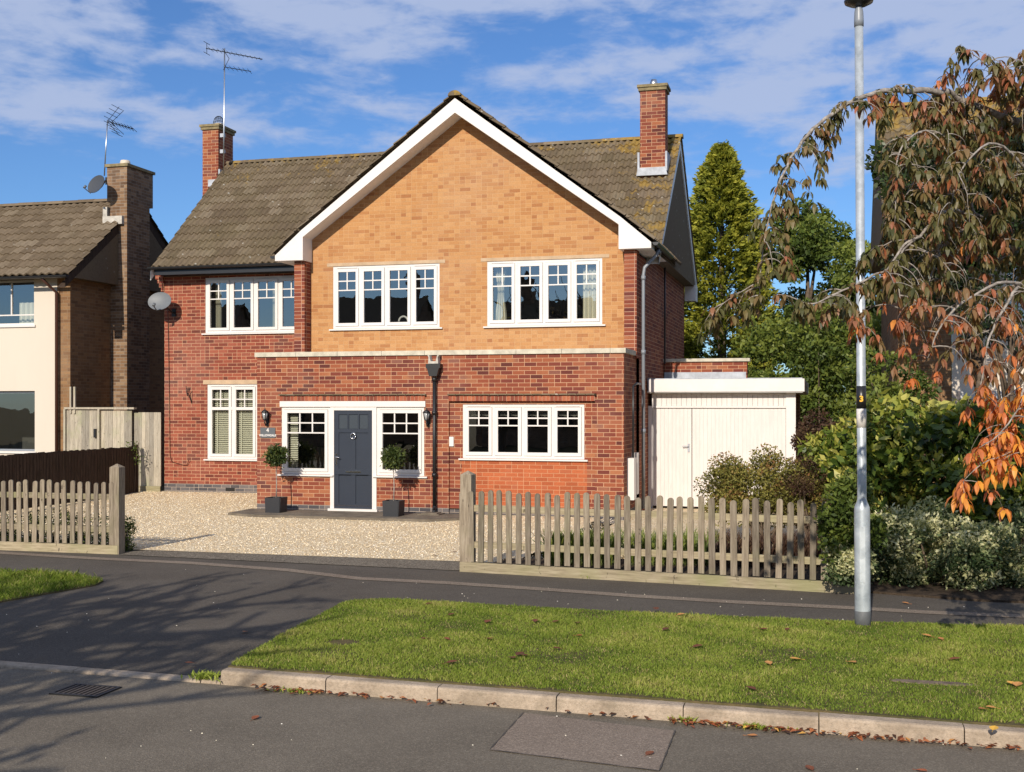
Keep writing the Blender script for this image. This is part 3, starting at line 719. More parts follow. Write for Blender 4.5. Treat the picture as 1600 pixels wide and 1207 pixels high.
# meter cabinets on the side wall
mc=MB(); mc.box(-3.53,-3.40,21.35,21.62,.35,1.12); mc.build('meter_cabinet',m_white,H); mc=MB(); mc.box(-3.53,-3.42,21.85,22.05,.42,1.2); mc.build('meter_cabinet',m_white,H)
bx=MB(); bx.box(-6.855,-6.77,YF+.01,YF+.05,1.32,1.5); bx.build('doorbell_box',m_white,H)
# loose cable and bracket on left wall
cb=MB(); cb.tube([(-14.5,YM-.02,4.3),(-14.47,YM-.012,2.6),(-14.45,YM-.012,.95),(-14.40,YM-.015,.80),(-14.1,YM-.02,.73),(-14.0,YM-.03,.74),(-13.94,YM-.06,.86)],.008,5); cb.build('cable',m_brown,H)
hb=MB(); hb.tube([(-14.05,YM-.0,2.45),(-13.98,YM-.06,2.3),(-13.9,YM-.12,2.48)],.008,5); hb.tube([(-14.05,YM,2.52),(-13.9,YM-.02,2.15)],.008,5); hb.tube([(-13.9,YM-.12,2.48),(-13.9,YM-.0,2.12)],.008,5); hb.build('wall_bracket',m_bmetal,H)
# chimneys (parts of the roof)
def chimney(x0,x1,y0,y1,z0,z1,mat,flue='short'):
    c=MB(); c.box(x0,x1,y0,y1,z0,z1); o=c.build('chimney',mat,RO)
    c=MB(); c.box(x0-.035,x1+.035,y0-.035,y1+.035,z1,z1+.07); c.box(x0-.06,x1+.06,y0-.06,y1+.06,z1+.071,z1+.13); c.build('chimney_cap',m_cap,o)
    return o
ch=chimney(-3.93,-3.38,25.5,25.95,7.0,8.97,m_red)
c=MB(); c.lathe([(.09,9.1),(.085,9.19),(.08,9.2),(.06,9.26)],(-3.66,25.72,0),14); c.build('flue_terminal',m_alu,ch)
fl=MB(); fl.prism([(-4.0,7.10),(-3.32,7.10),(-3.36,7.27),(-3.96,7.27)],25.40,25.495); 
fl.build('chimney_flashing',m_lead,ch)
for q_ in ((-3.375,-3.33,25.45,26.1,7.2,7.62),(-3.98,-3.935,25.45,26.1,7.2,7.62)): fl=MB(); fl.box(*q_); fl.build('chimney_flashing',m_lead,ch)
ch=chimney(-15.12,-14.68,26.4,27.15,5.4,9.0,m_red)
c=MB(); c.lathe([(.12,9.13),(.11,9.22),(.09,9.23)],(-14.86,26.75,0),14); c.build('flue_terminal',m_pot,ch)
c=MB()
for k in range(8):
    a=pi*k/8; c.tube([(-14.86+.14*cos(a)*cos(t_),26.75+.14*sin(a)*cos(t_),9.22+.2*sin(t_)) for t_ in [pi*i_/10 for i_ in range(11)]],.005,4,cap=False)
for z,r in ((9.26,.137),(9.34,.105)): c.tube([(-14.86+r*cos(t_),26.75+r*sin(t_),z) for t_ in [2*pi*i_/14 for i_ in range(15)]],.005,4,cap=False)
c.build('bird_guard',m_bmetal,ch)
fl=MB(); fl.box(-14.9,-14.62,26.28,26.42,7.55,7.72); fl.build('chimney_flashing',m_lead,ch); fl=MB(); fl.box(-14.7,-14.64,26.4,26.8,7.6,8.0); fl.build('chimney_flashing',m_lead,ch)

# ------------------------------------------------------------------ fixtures on the house
# TV aerial strapped to left chimney
def P3(px,py,Y):
    a=dv(px,py); t=Y/a[1]; return (a[0]*t,Y,CZ+a[2]*t)
A=root('television_aerial','tall television aerial on a thin mast strapped to the left chimney of the brick house','aerial',P3(350,270,26.36))
mast=[P3(349,272,26.33),P3(350,200,26.33),P3(351,76,26.33)]
m=MB(); m.tube(mast,.018,6); m.build('mast',m_alu,A)
for y_ in (212,237): m=MB(); q=P3(348,y_,26.35); m.box(q[0]-.06,q[0]+.05,q[1]-.03,q[1]+.04,q[2]-.045,q[2]+.045); m.build('bracket',m_lead,A)
m=MB(); a=Vector(P3(322,76,26.2)); b=Vector(P3(410,93,26.5)); m.tube([a,b],.012,5)
for i_ in range(12):
    q=a.lerp(b,.08+i_*.08); h=.14-.008*i_; m.tube([q+Vector((.0,-h,.02)),q+Vector((0,h,-.02))],.006,4)
for s_ in (-.13,.13): m.tube([a+Vector((.02,-.15,s_)),a+Vector((.02,.15,s_))],.008,4); m.tube([a+Vector((.02,0,0)),a+Vector((.02,0,s_))],.008,4)
m.tube([P3(348,76,26.3),P3(358,92,26.3),P3(349,110,26.3)],.008,4)
m.build('antenna_boom',m_bmetal,A)
m=MB(); a=Vector(P3(350,105,26.3)); b=Vector(P3(392,112,26.4)); m.tube([a,b],.01,5)
for i_ in range(6): q=a.lerp(b,.1+i_*.17); m.tube([q+Vector((0,-.12,.03)),q+Vector((0,.12,-.03))],.006,4)
m.build('antenna_boom',m_bmetal,A)
def dish(name,label,cpos,r,aim,wallp,mat,arm=True):
    R=root(name,label,'satellite dish',wallp); c=Vector(cpos); aim=Vector(aim).normalized(); q=aim.to_track_quat('Z','Y').to_matrix()
    m=MB(); n=28; rings=7
    def P(i,k,off=0):
        rr=r*i/rings; a_=2*pi*k/n; return c+q@Vector((rr*1.12*cos(a_),rr*.88*sin(a_),.16*r*(i/rings)**2+off))
    for i_ in range(rings):
        for k in range(n):
            m.face([P(i_,k),P(i_+1,k),P(i_+1,k+1),P(i_,k+1)],.5,True); m.face([P(i_,k,-.012),P(i_+1,k,-.012),P(i_+1,k+1,-.012),P(i_,k+1,-.012)],.5,True)
    for k in range(n): m.face([P(rings,k),P(rings,k+1),P(rings,k+1,-.012),P(rings,k,-.012)])
    m.build('reflector',mat,R)
    m=MB(); foot=c+q@Vector((0,-r*1.05,.1)); tip=c+q@Vector((0,-r*.9,r*1.15)); m.tube([foot,tip],.012,5); m.tube([tip,tip+(c-tip)*.12+Vector((0,0,.04))],.032,8); m.build('receiver_arm',m_dish,R)
    m=MB(); b_=c-aim*.02; m.tube([b_, b_-aim*.1, Vector(wallp)+Vector((0,-.08,0)),Vector(wallp)],.02,6); w_=Vector(wallp); m.box(w_.x-.05,w_.x+.05,w_.y-.025,w_.y+.0,w_.z-.09,w_.z+.09); m.build('wall_mount',m_bmetal,R)
    return R
dish('satellite_dish','grey satellite dish fixed to the left corner of the red brick front',(-14.45,23.38,4.42),.245,(.12,-1,.32),(-14.35,YM,4.2),m_dish)
# lanterns
def lantern(x,label):
    R=root('wall_lantern',label,'lantern',(x,YF,1.7),group='black wall lanterns beside the front door')
    m=MB(); m.box(x-.03,x+.03,YF-.02,YF,1.68,1.92); m.tube([(x,YF-.01,1.74),(x,YF-.09,1.70),(x,YF-.13,1.76),(x,YF-.12,1.80)],.012,6); m.tube([(x,YF-.12,1.80),(x,YF-.12,1.81)],.03,6); m.tube([(x,YF-.12,1.98),(x,YF-.12,2.05)],[.02,.004],6)
    m.lathe([(.03,1.81),(.045,1.815),(.045,1.82)],(x,YF-.12,0),6); m.lathe([(.085,1.955),(.05,1.99),(.015,2.01)],(x,YF-.12,0),6)
    for k in range(6):
        a=2*pi*k/6; m.tube([(x+.043*cos(a),YF-.12+.043*sin(a),1.815),(x+.072*cos(a),YF-.12+.072*sin(a),1.96)],.005,4)
    m.build('lantern_frame',m_bmetal,R)
    m=MB(); m.lathe([(.036,1.82),(.064,1.955)],(x,YF-.12,0),6); m.build('lantern_glass',m_amber,R)
lantern(-10.60,'black wall lantern on the brick left of the front door, above the house sign')
lantern(-7.26,'black wall lantern on the brick right of the front door, beside the black drainpipe')
def text_mesh(s,size,M,mat,parent,name='lettering',ext=.001,bold=0.0):
    cu_=bpy.data.curves.new('t','FONT'); cu_.body=s; cu_.size=size; cu_.extrude=ext; cu_.align_x='CENTER'; cu_.align_y='CENTER'; cu_.offset=bold
    ob=bpy.data.objects.new('t',cu_); C.objects.link(ob); dg=bpy.context.evaluated_depsgraph_get(); me=bpy.data.meshes.new_from_object(ob.evaluated_get(dg)); bpy.data.objects.remove(ob)
    me.transform(M); me.materials.clear(); me.materials.append(mat); return link(name,me,parent)
SG=root('house_sign','small grey house sign with white number 4 and house name left of the front door','sign',(-10.59,YF,1.47))
m=MB(); m.box(-10.75,-10.43,YF-.02,YF,1.455,1.655); m.build('sign_plate',m_sign,SG)
RX=Matrix.Rotation(pi/2,4,'X')
text_mesh('4',.11,Matrix.Translation((-10.59,YF-.022,1.60))@RX,m_white,SG,bold=.002)
text_mesh('WILLOWDALE',.056,Matrix.Translation((-10.59,YF-.022,1.50))@RX,m_white,SG,bold=.002)

# =================================================================== GARAGE
G=root('garage','flat roofed white boarded garage attached to the right side of the house','garage',(-2,23.6,0))
YG=23.6
m=MB(); x=-3.40; rr=random.Random(3)
while x<-.62: m.box(x+.002,min(x+.097,-.6),YG+.02,YG+.05,2.08,2.33,rr.random()*.5+.25); x+=.1
m.build('head_boarding',m_gboard,G)
def leaf(x0,x1):
    m=MB(); x=x0; ww=(x1-x0)/max(1,round((x1-x0)/.075))
    while x<x1-.01: m.box(x+.0022,x+ww-.0022,YG+.03+rr.random()*.003,YG+.06,.06,2.035,rr.random()*.5+.25); x+=ww
    m.box(x0+.003,x1-.003,YG+.045,YG+.07,.06,2.03,.5)
    return m.build('garage_door',m_gboard,G)
leaf(-3.38,-2.60); d2=leaf(-2.59,-.76)
m=MB(); m.box(-2.68,-2.64,YG+.005,YG+.03,1.16,1.32); m.tube([(-2.66,YG+.02,1.27),(-2.66,YG-.03,1.27),(-2.78,YG-.03,1.27)],.01,5); m.build('handle',m_lead,d2)
m=MB(); m.box(-3.47,-3.385,YG,YG+.1,0,2.04); m.box(-.755,-.57,YG,YG+.1,0,2.35); m.box(-3.47,-.757,YG-.004,YG+.1,2.04,2.078); m.build('door_surround',m_wpaint,G)
m=MB(); m.box(-3.44,-.40,YG-.22,YG-.19,2.36,2.61); m.box(-.43,-.40,YG-.19,29,2.36,2.61); m.build('fascia',m_wpaint,G)
m=MB(); m.box(-3.46,-.43,YG-.19,29,2.34,2.38); m.build('soffit',m_soff,G)
m=MB(); m.box(-3.46,-.44,YG-.16,29,2.382,2.63); m.build('flat_roof',m_lead,G)
m=MB(); wall_cells(m,YG+.1,29,0,2.35,[],sidep(-.59)); m.build('side_wall',m_red,G)
m=MB(); m.box(-3.46,-1.66,26.0,26.3,2.62,3.05); st=m.build('parapet_wall',m_red,G)
m=MB(); m.box(-3.48,-1.6,25.95,26.35,3.052,3.12); m.build('coping',m_stone,st)
m=MB(); m.box(-3.46,-1.68,25.97,25.999,2.632,2.82); m.build('flashing',m_lead,st)

# =================================================================== NEIGHBOUR LEFT
N=root('neighbour_house','cream rendered neighbour house on the left with brown tiled roof and brick gable side','house',(-19,25,0))
m=MB(); NW=(-20.3,-18.05,3.99,5.06); NG=(-20.3,-18.03,1.0,2.43)
wall_cells(m,-24,-17.42,-.1,5.2,[NW,NG],front(YM-.02),.12); m.build('rendered_wall',m_render,N)
m=MB(); wall_cells(m,-17.36,-17.08,-.1,5.2,[],front(YM)); wall_cells(m,YM,29,-.1,5.15,[],sidep(-17.08)); m.face([(-17.08,YM,5.15),(-17.08,29,5.15),(-17.08,26.3,7.15)])
m.box(-17.42,-17.36,YM-.02,YM+.02,-.1,5.2)
m.build('brick_wall',m_buffn,N)
def npane(h,y):
    f=MB(); a,b_,c_,d_=h; f.box(a,b_,y,y+.04,c_,c_+.05); f.box(a,b_,y,y+.04,d_-.05,d_); f.box(b_-.04,b_,y,y+.04,c_+.05,d_-.05); f.box(a,a+.05,y,y+.04,c_+.05,d_-.05); o=f.build('window',m_white if d_>3 else m_gray,N)
    p_=MB(); p_.face([(a+.04,y+.02,c_+.05),(b_-.04,y+.02,c_+.05),(b_-.04,y+.02,d_-.05),(a+.04,y+.02,d_-.05)]); p_.build('pane',m_glass,o,False)
    s=MB(); s.box(a,b_+.05,y-.12,y+.04,c_-.05,c_-.002); s.build('sill',m_white,o)
    r=MB(); g_=y+2.2; e=y+.08; a-=.2;b_+=.2;c_-=.4;d_+=.1
    r.face([(a,g_,c_),(b_,g_,c_),(b_,g_,d_),(a,g_,d_)]); r.face([(a,e,c_),(b_,e,c_),(b_,g_,c_),(a,g_,c_)]); r.face([(a,e,d_),(b_,e,d_),(b_,g_,d_),(a,g_,d_)]); r.face([(b_,e,c_),(b_,g_,c_),(b_,g_,d_),(b_,e,d_)]); r.face([(a,e,c_),(a,g_,c_),(a,g_,d_),(a,e,d_)])
    r.build('room_interior',m_room,o,False); return o
o=npane(NW,YM+.06); f=MB(); f.box(-20.3,-18.09,YM+.055,YM+.09,4.22,4.25); f.box(-18.75,-18.72,YM+.055,YM+.09,4.25,5.0); f.build('glazing_bar',m_white,o)
cu=MB(); curtain(cu,-18.7,-18.15,4.0,4.55,YM+.3); cu.build('curtain',m_curt,o,False)
npane(NG,YM+.06)
NR=MB(); NR.prism([(23.45,5.06),(26.3,7.22),(29.15,5.06)],-24,-16.86,axis='x'); nro=NR.build('roof',m_tilen,N)
tile_sheet('tiled_front_slope',(-24,23.36,5.10),(1,0,0),(0,2.94,2.2),7.2,3.66,m_tilen,nro,None,gauge=.34,roll=.2,amp=.026,seed=12,thick=.035)
tile_sheet('tiled_rear_slope',(-24,29.24,5.10),(1,0,0),(0,-2.94,2.2),7.2,3.66,m_tilen,nro,None,gauge=.34,roll=.2,seed=13)
ridge_tiles('ridge_tiles',(-24,26.3,7.3),(-17.25,26.3,7.3),m_tilen,nro)
vb=MB()
for ya,yb in ((23.3,26.3),(29.3,26.3)): vb.face([(-16.855,ya,5.02),(-16.855,yb,7.24),(-16.855,yb,7.0),(-16.855,ya,4.8)]); vb.face([(-17.08,ya,4.8),(-17.08,yb,7.0),(-16.855,yb,7.0),(-16.855,ya,4.8)])
vb.build('verge_board',m_dfence,nro,False)
gt=MB(); gutter(gt,(-24,23.3,5.08),(-16.8,23.3,5.08)); gt.build('gutter',m_black,N,False)
pp=MB(); pp.tube([(-17.5,23.33,5.03),(-17.47,23.5,4.9),(-17.38,23.7,4.72),(-17.38,23.7,-.1)],.036,8); pp.build('downpipe',m_brown,N)
# external chimney stack
cs=MB(); cs.box(-17.09,-16.62,25.4,26.4,-.1,7.12); cs.box(-17.18,-16.62,25.4,26.55,7.121,7.98); ns=cs.build('chimney',m_chim,N)
c=MB(); c.box(-17.22,-16.58,25.36,26.6,7.98,8.05); c.build('chimney_cap',m_cap,ns)
c=MB(); c.lathe([(.12,8.05),(.13,8.13),(.11,8.2)],(-16.9,25.75,0),14); c.build('flue_terminal',m_pot,ns)
c=MB(); c.box(-17.24,-16.7,25.3,25.4,6.55,6.75); c.box(-17.3,-17.18,25.4,26.3,6.6,7.0); c.build('chimney_flashing',m_mort,ns)
dish('satellite_dish','dark grey satellite dish on the weathered chimney of the neighbour house on the left',tuple(P3(152,289,25.0)),.27,(-.35,-1,.35),(-17.2,25.45,7.65),simple('dark_dish_paint',(.06,.065,.075),.5,.3))
A2=root('television_aerial','small television aerial on a mast beside the weathered chimney of the left neighbour house','aerial',P3(163,275,25.6))
m=MB(); m.tube([P3(163,275,25.6),P3(168,188,25.6)],.016,6); m.build('mast',m_alu,A2)
m=MB(); a=Vector(P3(168,190,25.6)); b=Vector(P3(209,202,26.2)); m.tube([a,b],.012,5)
for i_ in range(8): q=a.lerp(b,.15+i_*.12); m.tube([q+Vector((-.02,-.12,.05)),q+Vector((.02,.12,-.05))],.008,4)
for sg in (1,-1):
    for k in range(4):
        o_=a+Vector((.04+.09*k*.8,0,sg*(.06+.09*k))); m.tube([o_+Vector((-.02,-.18,.03)),o_+Vector((.05,.18,-.03))],.007,4)
    m.tube([a,a+Vector((.3,.05,sg*.36))],.007,4); m.tube([a+Vector((0,.15,0)),a+Vector((.33,.2,sg*.30))],.007,4)
m.build('antenna_boom',m_bmetal,A2)

# side gate between the houses
GT=root('side_gate','silvered wooden side gate with a black handle between the two houses','gate',(-16.2,23.6,0))
def boards(x0,x1,z0,z1,y,mat,parent,name,w=.1,dz=0):
    m=MB(); x=x0
    while x<x1-.01: m.box(x+.002,min(x+w-.002,x1),y+random.random()*.006,y+.025,z0,z1+random.uniform(-dz,dz),random.random()); x+=w
    return m.build(name,mat,parent)
boards(-17.0,-16.15,.1,1.98,23.55,m_gate,GT,'gate_leaf')
m=MB(); m.box(-17.04,-15.2,23.5,23.62,2.0,2.045); m.box(-17.05,-17.0,23.5,23.6,0,2.0); m.box(-16.15,-16.10,23.5,23.6,0,2.0); m.box(-16.90,-16.86,23.52,23.56,1.9,2.52); m.box(-16.80,-16.75,23.52,23.56,1.9,2.52); m.build('gate_frame',m_gate,GT)
m=MB(); m.box(-16.25,-16.2,23.5,23.55,1.35,1.55); m.build('handle',m_black,GT)
PF=root('board_panel','pale silvered board panel closing the gap beside the left corner of the brick house','fence panel',(-15.2,23.65,0))
boards(-16.1,-15.3,.1,1.97,23.57,m_gate,PF,'boarding'); boards(-15.3,-14.61,.25,1.93,23.66,m_gate,PF,'boarding'); m=MB(); m.box(-15.8,-14.61,23.63,23.66,.05,.25); m.build('gravel_board',m_board,PF)
# dark closeboard fence along the boundary
DF=root('dark_fence','dark stained close board fence running back along the left boundary','fence',(-15.1,19,0))
m=MB(); y=14.6; 
while y<23.4: 
    m.box(-15.10+random.random()*.006,-15.07,y,y+.085,.08,1.15+.003*(y-19)+random.uniform(-.012,.012),random.random()); m.box(-15.07,-15.065,y+.03,y+.11,.08,1.13+.003*(y-19)); y+=.1
m.build('close_boarding',m_dfence,DF)
m=MB(); m.box(-15.13,-15.05,23.38,23.46,0,1.2); m.build('post',m_dfence,DF)

# =================================================================== PICKET FENCES
def picket_mesh(wd=.072,h=.89,th=.02):
    m=MB(); r=wd/2; pts=[(-r,0),(r,0),(r,h-r)]+[(r*cos(a),h-r+r*sin(a)) for a in [pi*k/8 for k in range(1,8)]]+[(-r,h-r)]
    m.prism(pts,-th,0); return m
def fence(name,label,A_,B_,n,post_at,posth,first_t=0.0,z0=.125):
    A_=Vector((*A_,0)); B_=Vector((*B_,0)); d=(B_-A_); L=d.length; d.normalize(); ang=atan2(d.y,d.x)
    R=lroot(name,label,'fence',A_,ang)
    base=picket_mesh().build('picket',m_picket,R)
    for k in range(n):
        o=base if k==0 else base.copy()
        if k: C.objects.link(o); o.parent=R
        o.location=(first_t+k*min(.127,(L-first_t)/n)+.03,random.uniform(-.003,.003),z0+random.uniform(-.008,.008)); o.rotation_euler=(random.uniform(-.01,.01),random.uniform(-.018,.018),0)
        o.scale=(random.uniform(.94,1.06),1,random.uniform(.975,1.02))
    for z in (.34,.80):
        m=MB(); m.box(0,L,.0,.04,z-.04,z+.04,random.random()); m.build('rail',m_board,R)
    m=MB(); m.box(0,L+.0,-.028,.022,-.02,.12,.6); m.build('gravel_board',m_board,R)
    for px_ in post_at:
        m=MB(); w=.075 if px_<4.6 else .06; x=px_; posth=1.22 if px_<4.6 else .92
        m.box(x-w,x+w,-.02,.13,-.05,posth,.5)
        m.face([(x-w,-.02,posth),(x+w,-.02,posth),(x,.055,posth+.05)]);m.face([(x+w,-.02,posth),(x+w,.13,posth),(x,.055,posth+.05)]);m.face([(x+w,.13,posth),(x-w,.13,posth),(x,.055,posth+.05)]);m.face([(x-w,.13,posth),(x-w,-.02,posth),(x,.055,posth+.05)])
        m.build('post',m_picket,R)
    return R
fence('picket_fence','long low picket fence in front of the garage and right half of the brick house',(-4.46,14.13),(.30,13.59),37,(.08,4.70),1.22,z0=.13)
fence('picket_fence','low picket fence at the left edge, ending at a tall square post',(-14.2,14.5),(-9.62,14.5),36,(4.52,),1.22)

# =================================================================== GROUND
def poly_sheet(name,pts,z,mat,kind='structure',thick=0):
    m=MB()
    if thick: m.prism(pts,z-thick,z,axis='z')
    else: m.face([(x,y,z) for x,y in pts])
    o=m.build(name,mat,None,thick>0)
    if not thick:
        if o.data.polygons[0].normal.z<0: o.data.flip_normals()
    return tag(o,kind=kind)
poly_sheet('ground',[(-400,-400),(400,-400),(400,600),(-400,600)],-.16,m_gbase)
ZR=-.11
k0=PG(340,1070,ZR); k1=PG(1600,1172,ZR); kb=(k1[1]-k0[1])/(k1[0]-k0[0])
def ky(x): return k0[1]+(x-k0[0])*kb
poly_sheet('road',[(-60,-.5),(60,-.5),(60,ky(60)),(-60,ky(-4.6)+.2)] if False else [(-60,0.2),(60,.2),(60,ky(4)+.6),(4,ky(4)+.02),(-4.6,ky(-4.6)+.02),(-30,ky(-4.6)+.4),(-60,ky(-4.6)+.4)],ZR,m_road)
# road patch
pq=[PG(*p_,ZR+.004) for p_ in ((818,1114),(1055,1142),(1030,1205),(765,1172))]
poly_sheet('road_patch',pq,ZR+.004,m_patch)
m=MB()
for a,b_ in ((0,3),(1,2),(2,3)):
    A,B=Vector((*pq[a],0)),Vector((*pq[b_],0)); d_=(B-A).normalized(); w_=Vector((-d_.y,d_.x,0)); N_=10
    for k_ in range(N_):
        p0,p1=A.lerp(B,k_/N_),A.lerp(B,(k_+1)/N_); h0,h1=.004+.003*sin(k_*2.3),.004+.003*sin((k_+1)*2.3)
        m.face([(p0.x-w_.x*h0,p0.y-w_.y*h0,ZR+.008),(p1.x-w_.x*h1,p1.y-w_.y*h1,ZR+.008),(p1.x+w_.x*h1,p1.y+w_.y*h1,ZR+.008),(p0.x+w_.x*h0,p0.y+w_.y*h0,ZR+.008)])
tag(m.build('road_seam',simple('bitumen_seam',(.075,.065,.055),.8,.3),None,False),kind='structure')
# pavement with dip down to dropped kerb
xs=np.arange(-40,40.01,.4); ys=np.concatenate([np.arange(8.25,10.0,.25),np.arange(10.0,15.4,.5)])
def pavez(x,y):
    a=1/(1+math.exp(-(x+9.0)*4))*(1-1/(1+math.exp(-(x+4.62)*14)))
    t=min(max((y-8.75)/1.4,0),1); t=t*t*(3-2*t)
    z=-.004-.083*(1-t)*a
    if x>-4.6 or x<-9.4: z-=.0
    return z
m=MB(); 
xs=np.concatenate([np.arange(-40,-10,2),np.arange(-10,-4,.15),np.arange(-4,40.1,2)])
for i_ in range(len(xs)-1):
    for j_ in range(len(ys)-1):
        a,b_,c_,d_=xs[i_],xs[i_+1],ys[j_],ys[j_+1]
        def q_(x_,y_):
            e_=ky(min(max(x_,-30),14))+.126; yy=e_+(y_-8.25)*(15.4-e_)/(15.4-8.25); return (x_,yy,pavez(x_,yy))
        m.face([q_(a,c_),q_(b_,c_),q_(b_,d_),q_(a,d_)],.5,True)
tag(m.build('pavement',m_pave,None,False),kind='structure')
# pale joint strip along the pavement
jp=[(0,864),(150,873),(300,880),(450,891),(560,904),(700,911),(850,921),(1000,932),(1150,941),(1330,950),(1450,957),(1620,964)]
m=MB(); q=[PG(*p_) for p_ in jp]; q=[(-24,q[0][1]+.3)]+q+[(16,q[-1][1]-.2)]
for a,b_ in zip(q,q[1:]): m.face([(a[0],a[1]-.10,.001),(b_[0],b_[1]-.10,.001),(b_[0],b_[1]+.10,.001),(a[0],a[1]+.10,.001)])
tag(m.build('pavement_joint',m_strip,None,False),kind='structure')
poly_sheet('driveway_apron',[(-9.55,14.42),(-4.5,14.15),(-4.5,15.02),(-5.6,15.12),(-6.6,15.2),(-7.6,15.13),(-8.6,15.1),(-9.4,15.0),(-9.6,14.8)],.0035,m_apron)
# kerb stones
def kerb(x0,x1,top,name='kerb'):
    m=MB(); x=x0; r_=random.Random(5)
    while x<x1-.05:
        e=min(x+(.915 if top>-.05 else 1.2),x1); dz=r_.uniform(-.004,.004); dy=r_.uniform(-.006,.006)
        def P(xx,o,z): return (xx,ky(xx)+o+dy,z+dz)
        a,b_=x+.004,e-.004
        prof=[(0,ZR-.03),(0.004,top-.02),(.012,top-.006),(.028,top),(.125,top),(.125,ZR-.03)]
        for (o1,z1),(o2,z2) in zip(prof,prof[1:]): m.face([P(a,o1,z1),P(b_,o1,z1),P(b_,o2,z2),P(a,o2,z2)],r_.random(),True)
        m.face([P(a,o,z) for o,z in prof]); m.face([P(b_,o,z) for o,z in prof]); x=e
    return tag(m.build(name,m_kerb,None,False),kind='structure')
kerb(-4.62,14,.0); kerb(-30,-4.62,-.085)
# verges
KX=[-4.62,-3,-1,1,3,6,14]
v1=[(x,ky(x)+.127) for x in KX]+[(14,11.9),(1.8,11.9),(0.3,11.75),(-1.8,11.7),(-3.5,11.78),(-4.6,11.82),(-4.86,11.70),(-4.93,11.45),(-4.85,10.6),(-4.76,9.6),(-4.68,8.9)]
v2=[(-30,ky(-4.6)+.3),(-9.3,ky(-4.62)+.3),(-8.9,9.3),(-8.55,10.3),(-8.35,11.2),(-8.2,11.9),(-8.3,12.2),(-8.8,12.38),(-10,12.55),(-30,13.0)]
poly_sheet('grass_verge',v1,.012,m_gbase,thick=.15); poly_sheet('grass_verge',v2,.012,m_gbase,thick=.15)
# gravel
def gz_(y): t=min(max((y-19.8)/4.0,0),1); return .008+.125*t
m=MB(); gx=np.arange(-16,-3.3,.8); gy=[14.95,16,18,19.8,20.4,21,21.6,22.2,22.8,23.4,23.95]
edge={}
for i_ in range(len(gx)-1):
    for j_ in range(len(gy)-1):
        a,b_,c_,d_=gx[i_],gx[i_+1],gy[j_],gy[j_+1]
        m.face([(a,c_,gz_(c_)),(b_,c_,gz_(c_)),(b_,d_,gz_(d_)),(a,d_,gz_(d_))],.5,True)
m.box(-3.6,1.2,16.2,24.0,-.05,.012)
tag(m.build('gravel_drive',m_gravel,None,False),kind='structure')
poly_sheet('front_path',[(-10.95,20.05),(-10.4,19.85),(-6.9,19.78),(-6.3,20.2),(-6.5,20.99),(-10.95,20.99)],.055,m_slab,thick=.06)
poly_sheet('flower_bed',[(-4.3,14.22),(.4,13.7),(1.5,13.4),(9,13.3),(9,21),(1.25,21),(1.2,16.4),(-3.3,15.5),(-4.2,15.3)],.02,m_soil,thick=.04)
poly_sheet('neighbour_garden',[(-30,14.5),(-9.7,14.5),(-9.9,15.3),(-12,15.8),(-15.7,16.5),(-15.8,24),(-30,24)],.015,m_gbase,thick=.03)
poly_sheet('back_garden',[(-60,24.05),(60,24.05),(60,120),(-60,120)],-.03,m_gbase)
# loose stones on the gravel
n=26000
px_=RNG.uniform(-15.6,-3.6,n); py_=RNG.uniform(14.98,23.7,n)
ok=~((px_>-10.86)&(py_>20.9)) & ~((px_>-10.9)&(px_<-6.4)&(py_>19.85)) & ~((px_<-9.9)&(py_<16.2)); px_=px_[ok]; py_=py_[ok]; n=len(px_)
sc=RNG.uniform(.006,.013,n); tt=np.clip((py_-19.8)/4,0,1); pz=.008+.125*tt+sc*.3
octv=np.array([(1,0,0),(0,1,0),(-1,0,0),(0,-1,0),(0,0,.7),(0,0,-.7)],float); octf=np.array([(0,1,4),(1,2,4),(2,3,4),(3,0,4)])
rot=RNG.uniform(0,6.28,n); cr,sr=np.cos(rot),np.sin(rot); str_=RNG.uniform(.6,1.5,(n,6,1))
V=octv[None]*str_; Vx=V[...,0]*cr[:,None]-V[...,1]*sr[:,None]; Vy=V[...,0]*sr[:,None]+V[...,1]*cr[:,None]
V=np.stack([Vx,Vy,V[...,2]],-1)*sc[:,None,None]+np.stack([px_,py_,pz],-1)[:,None,:]
Fq=(np.arange(n)[:,None,None]*6+octf[None]).reshape(-1,3)
o=idx_mesh('loose_gravel',V.reshape(-1,3),Fq,m_stones,np.repeat(RNG.random(n),4)); tag(o,'golden gravel stones spread over the front drive','gravel',kind='stuff')

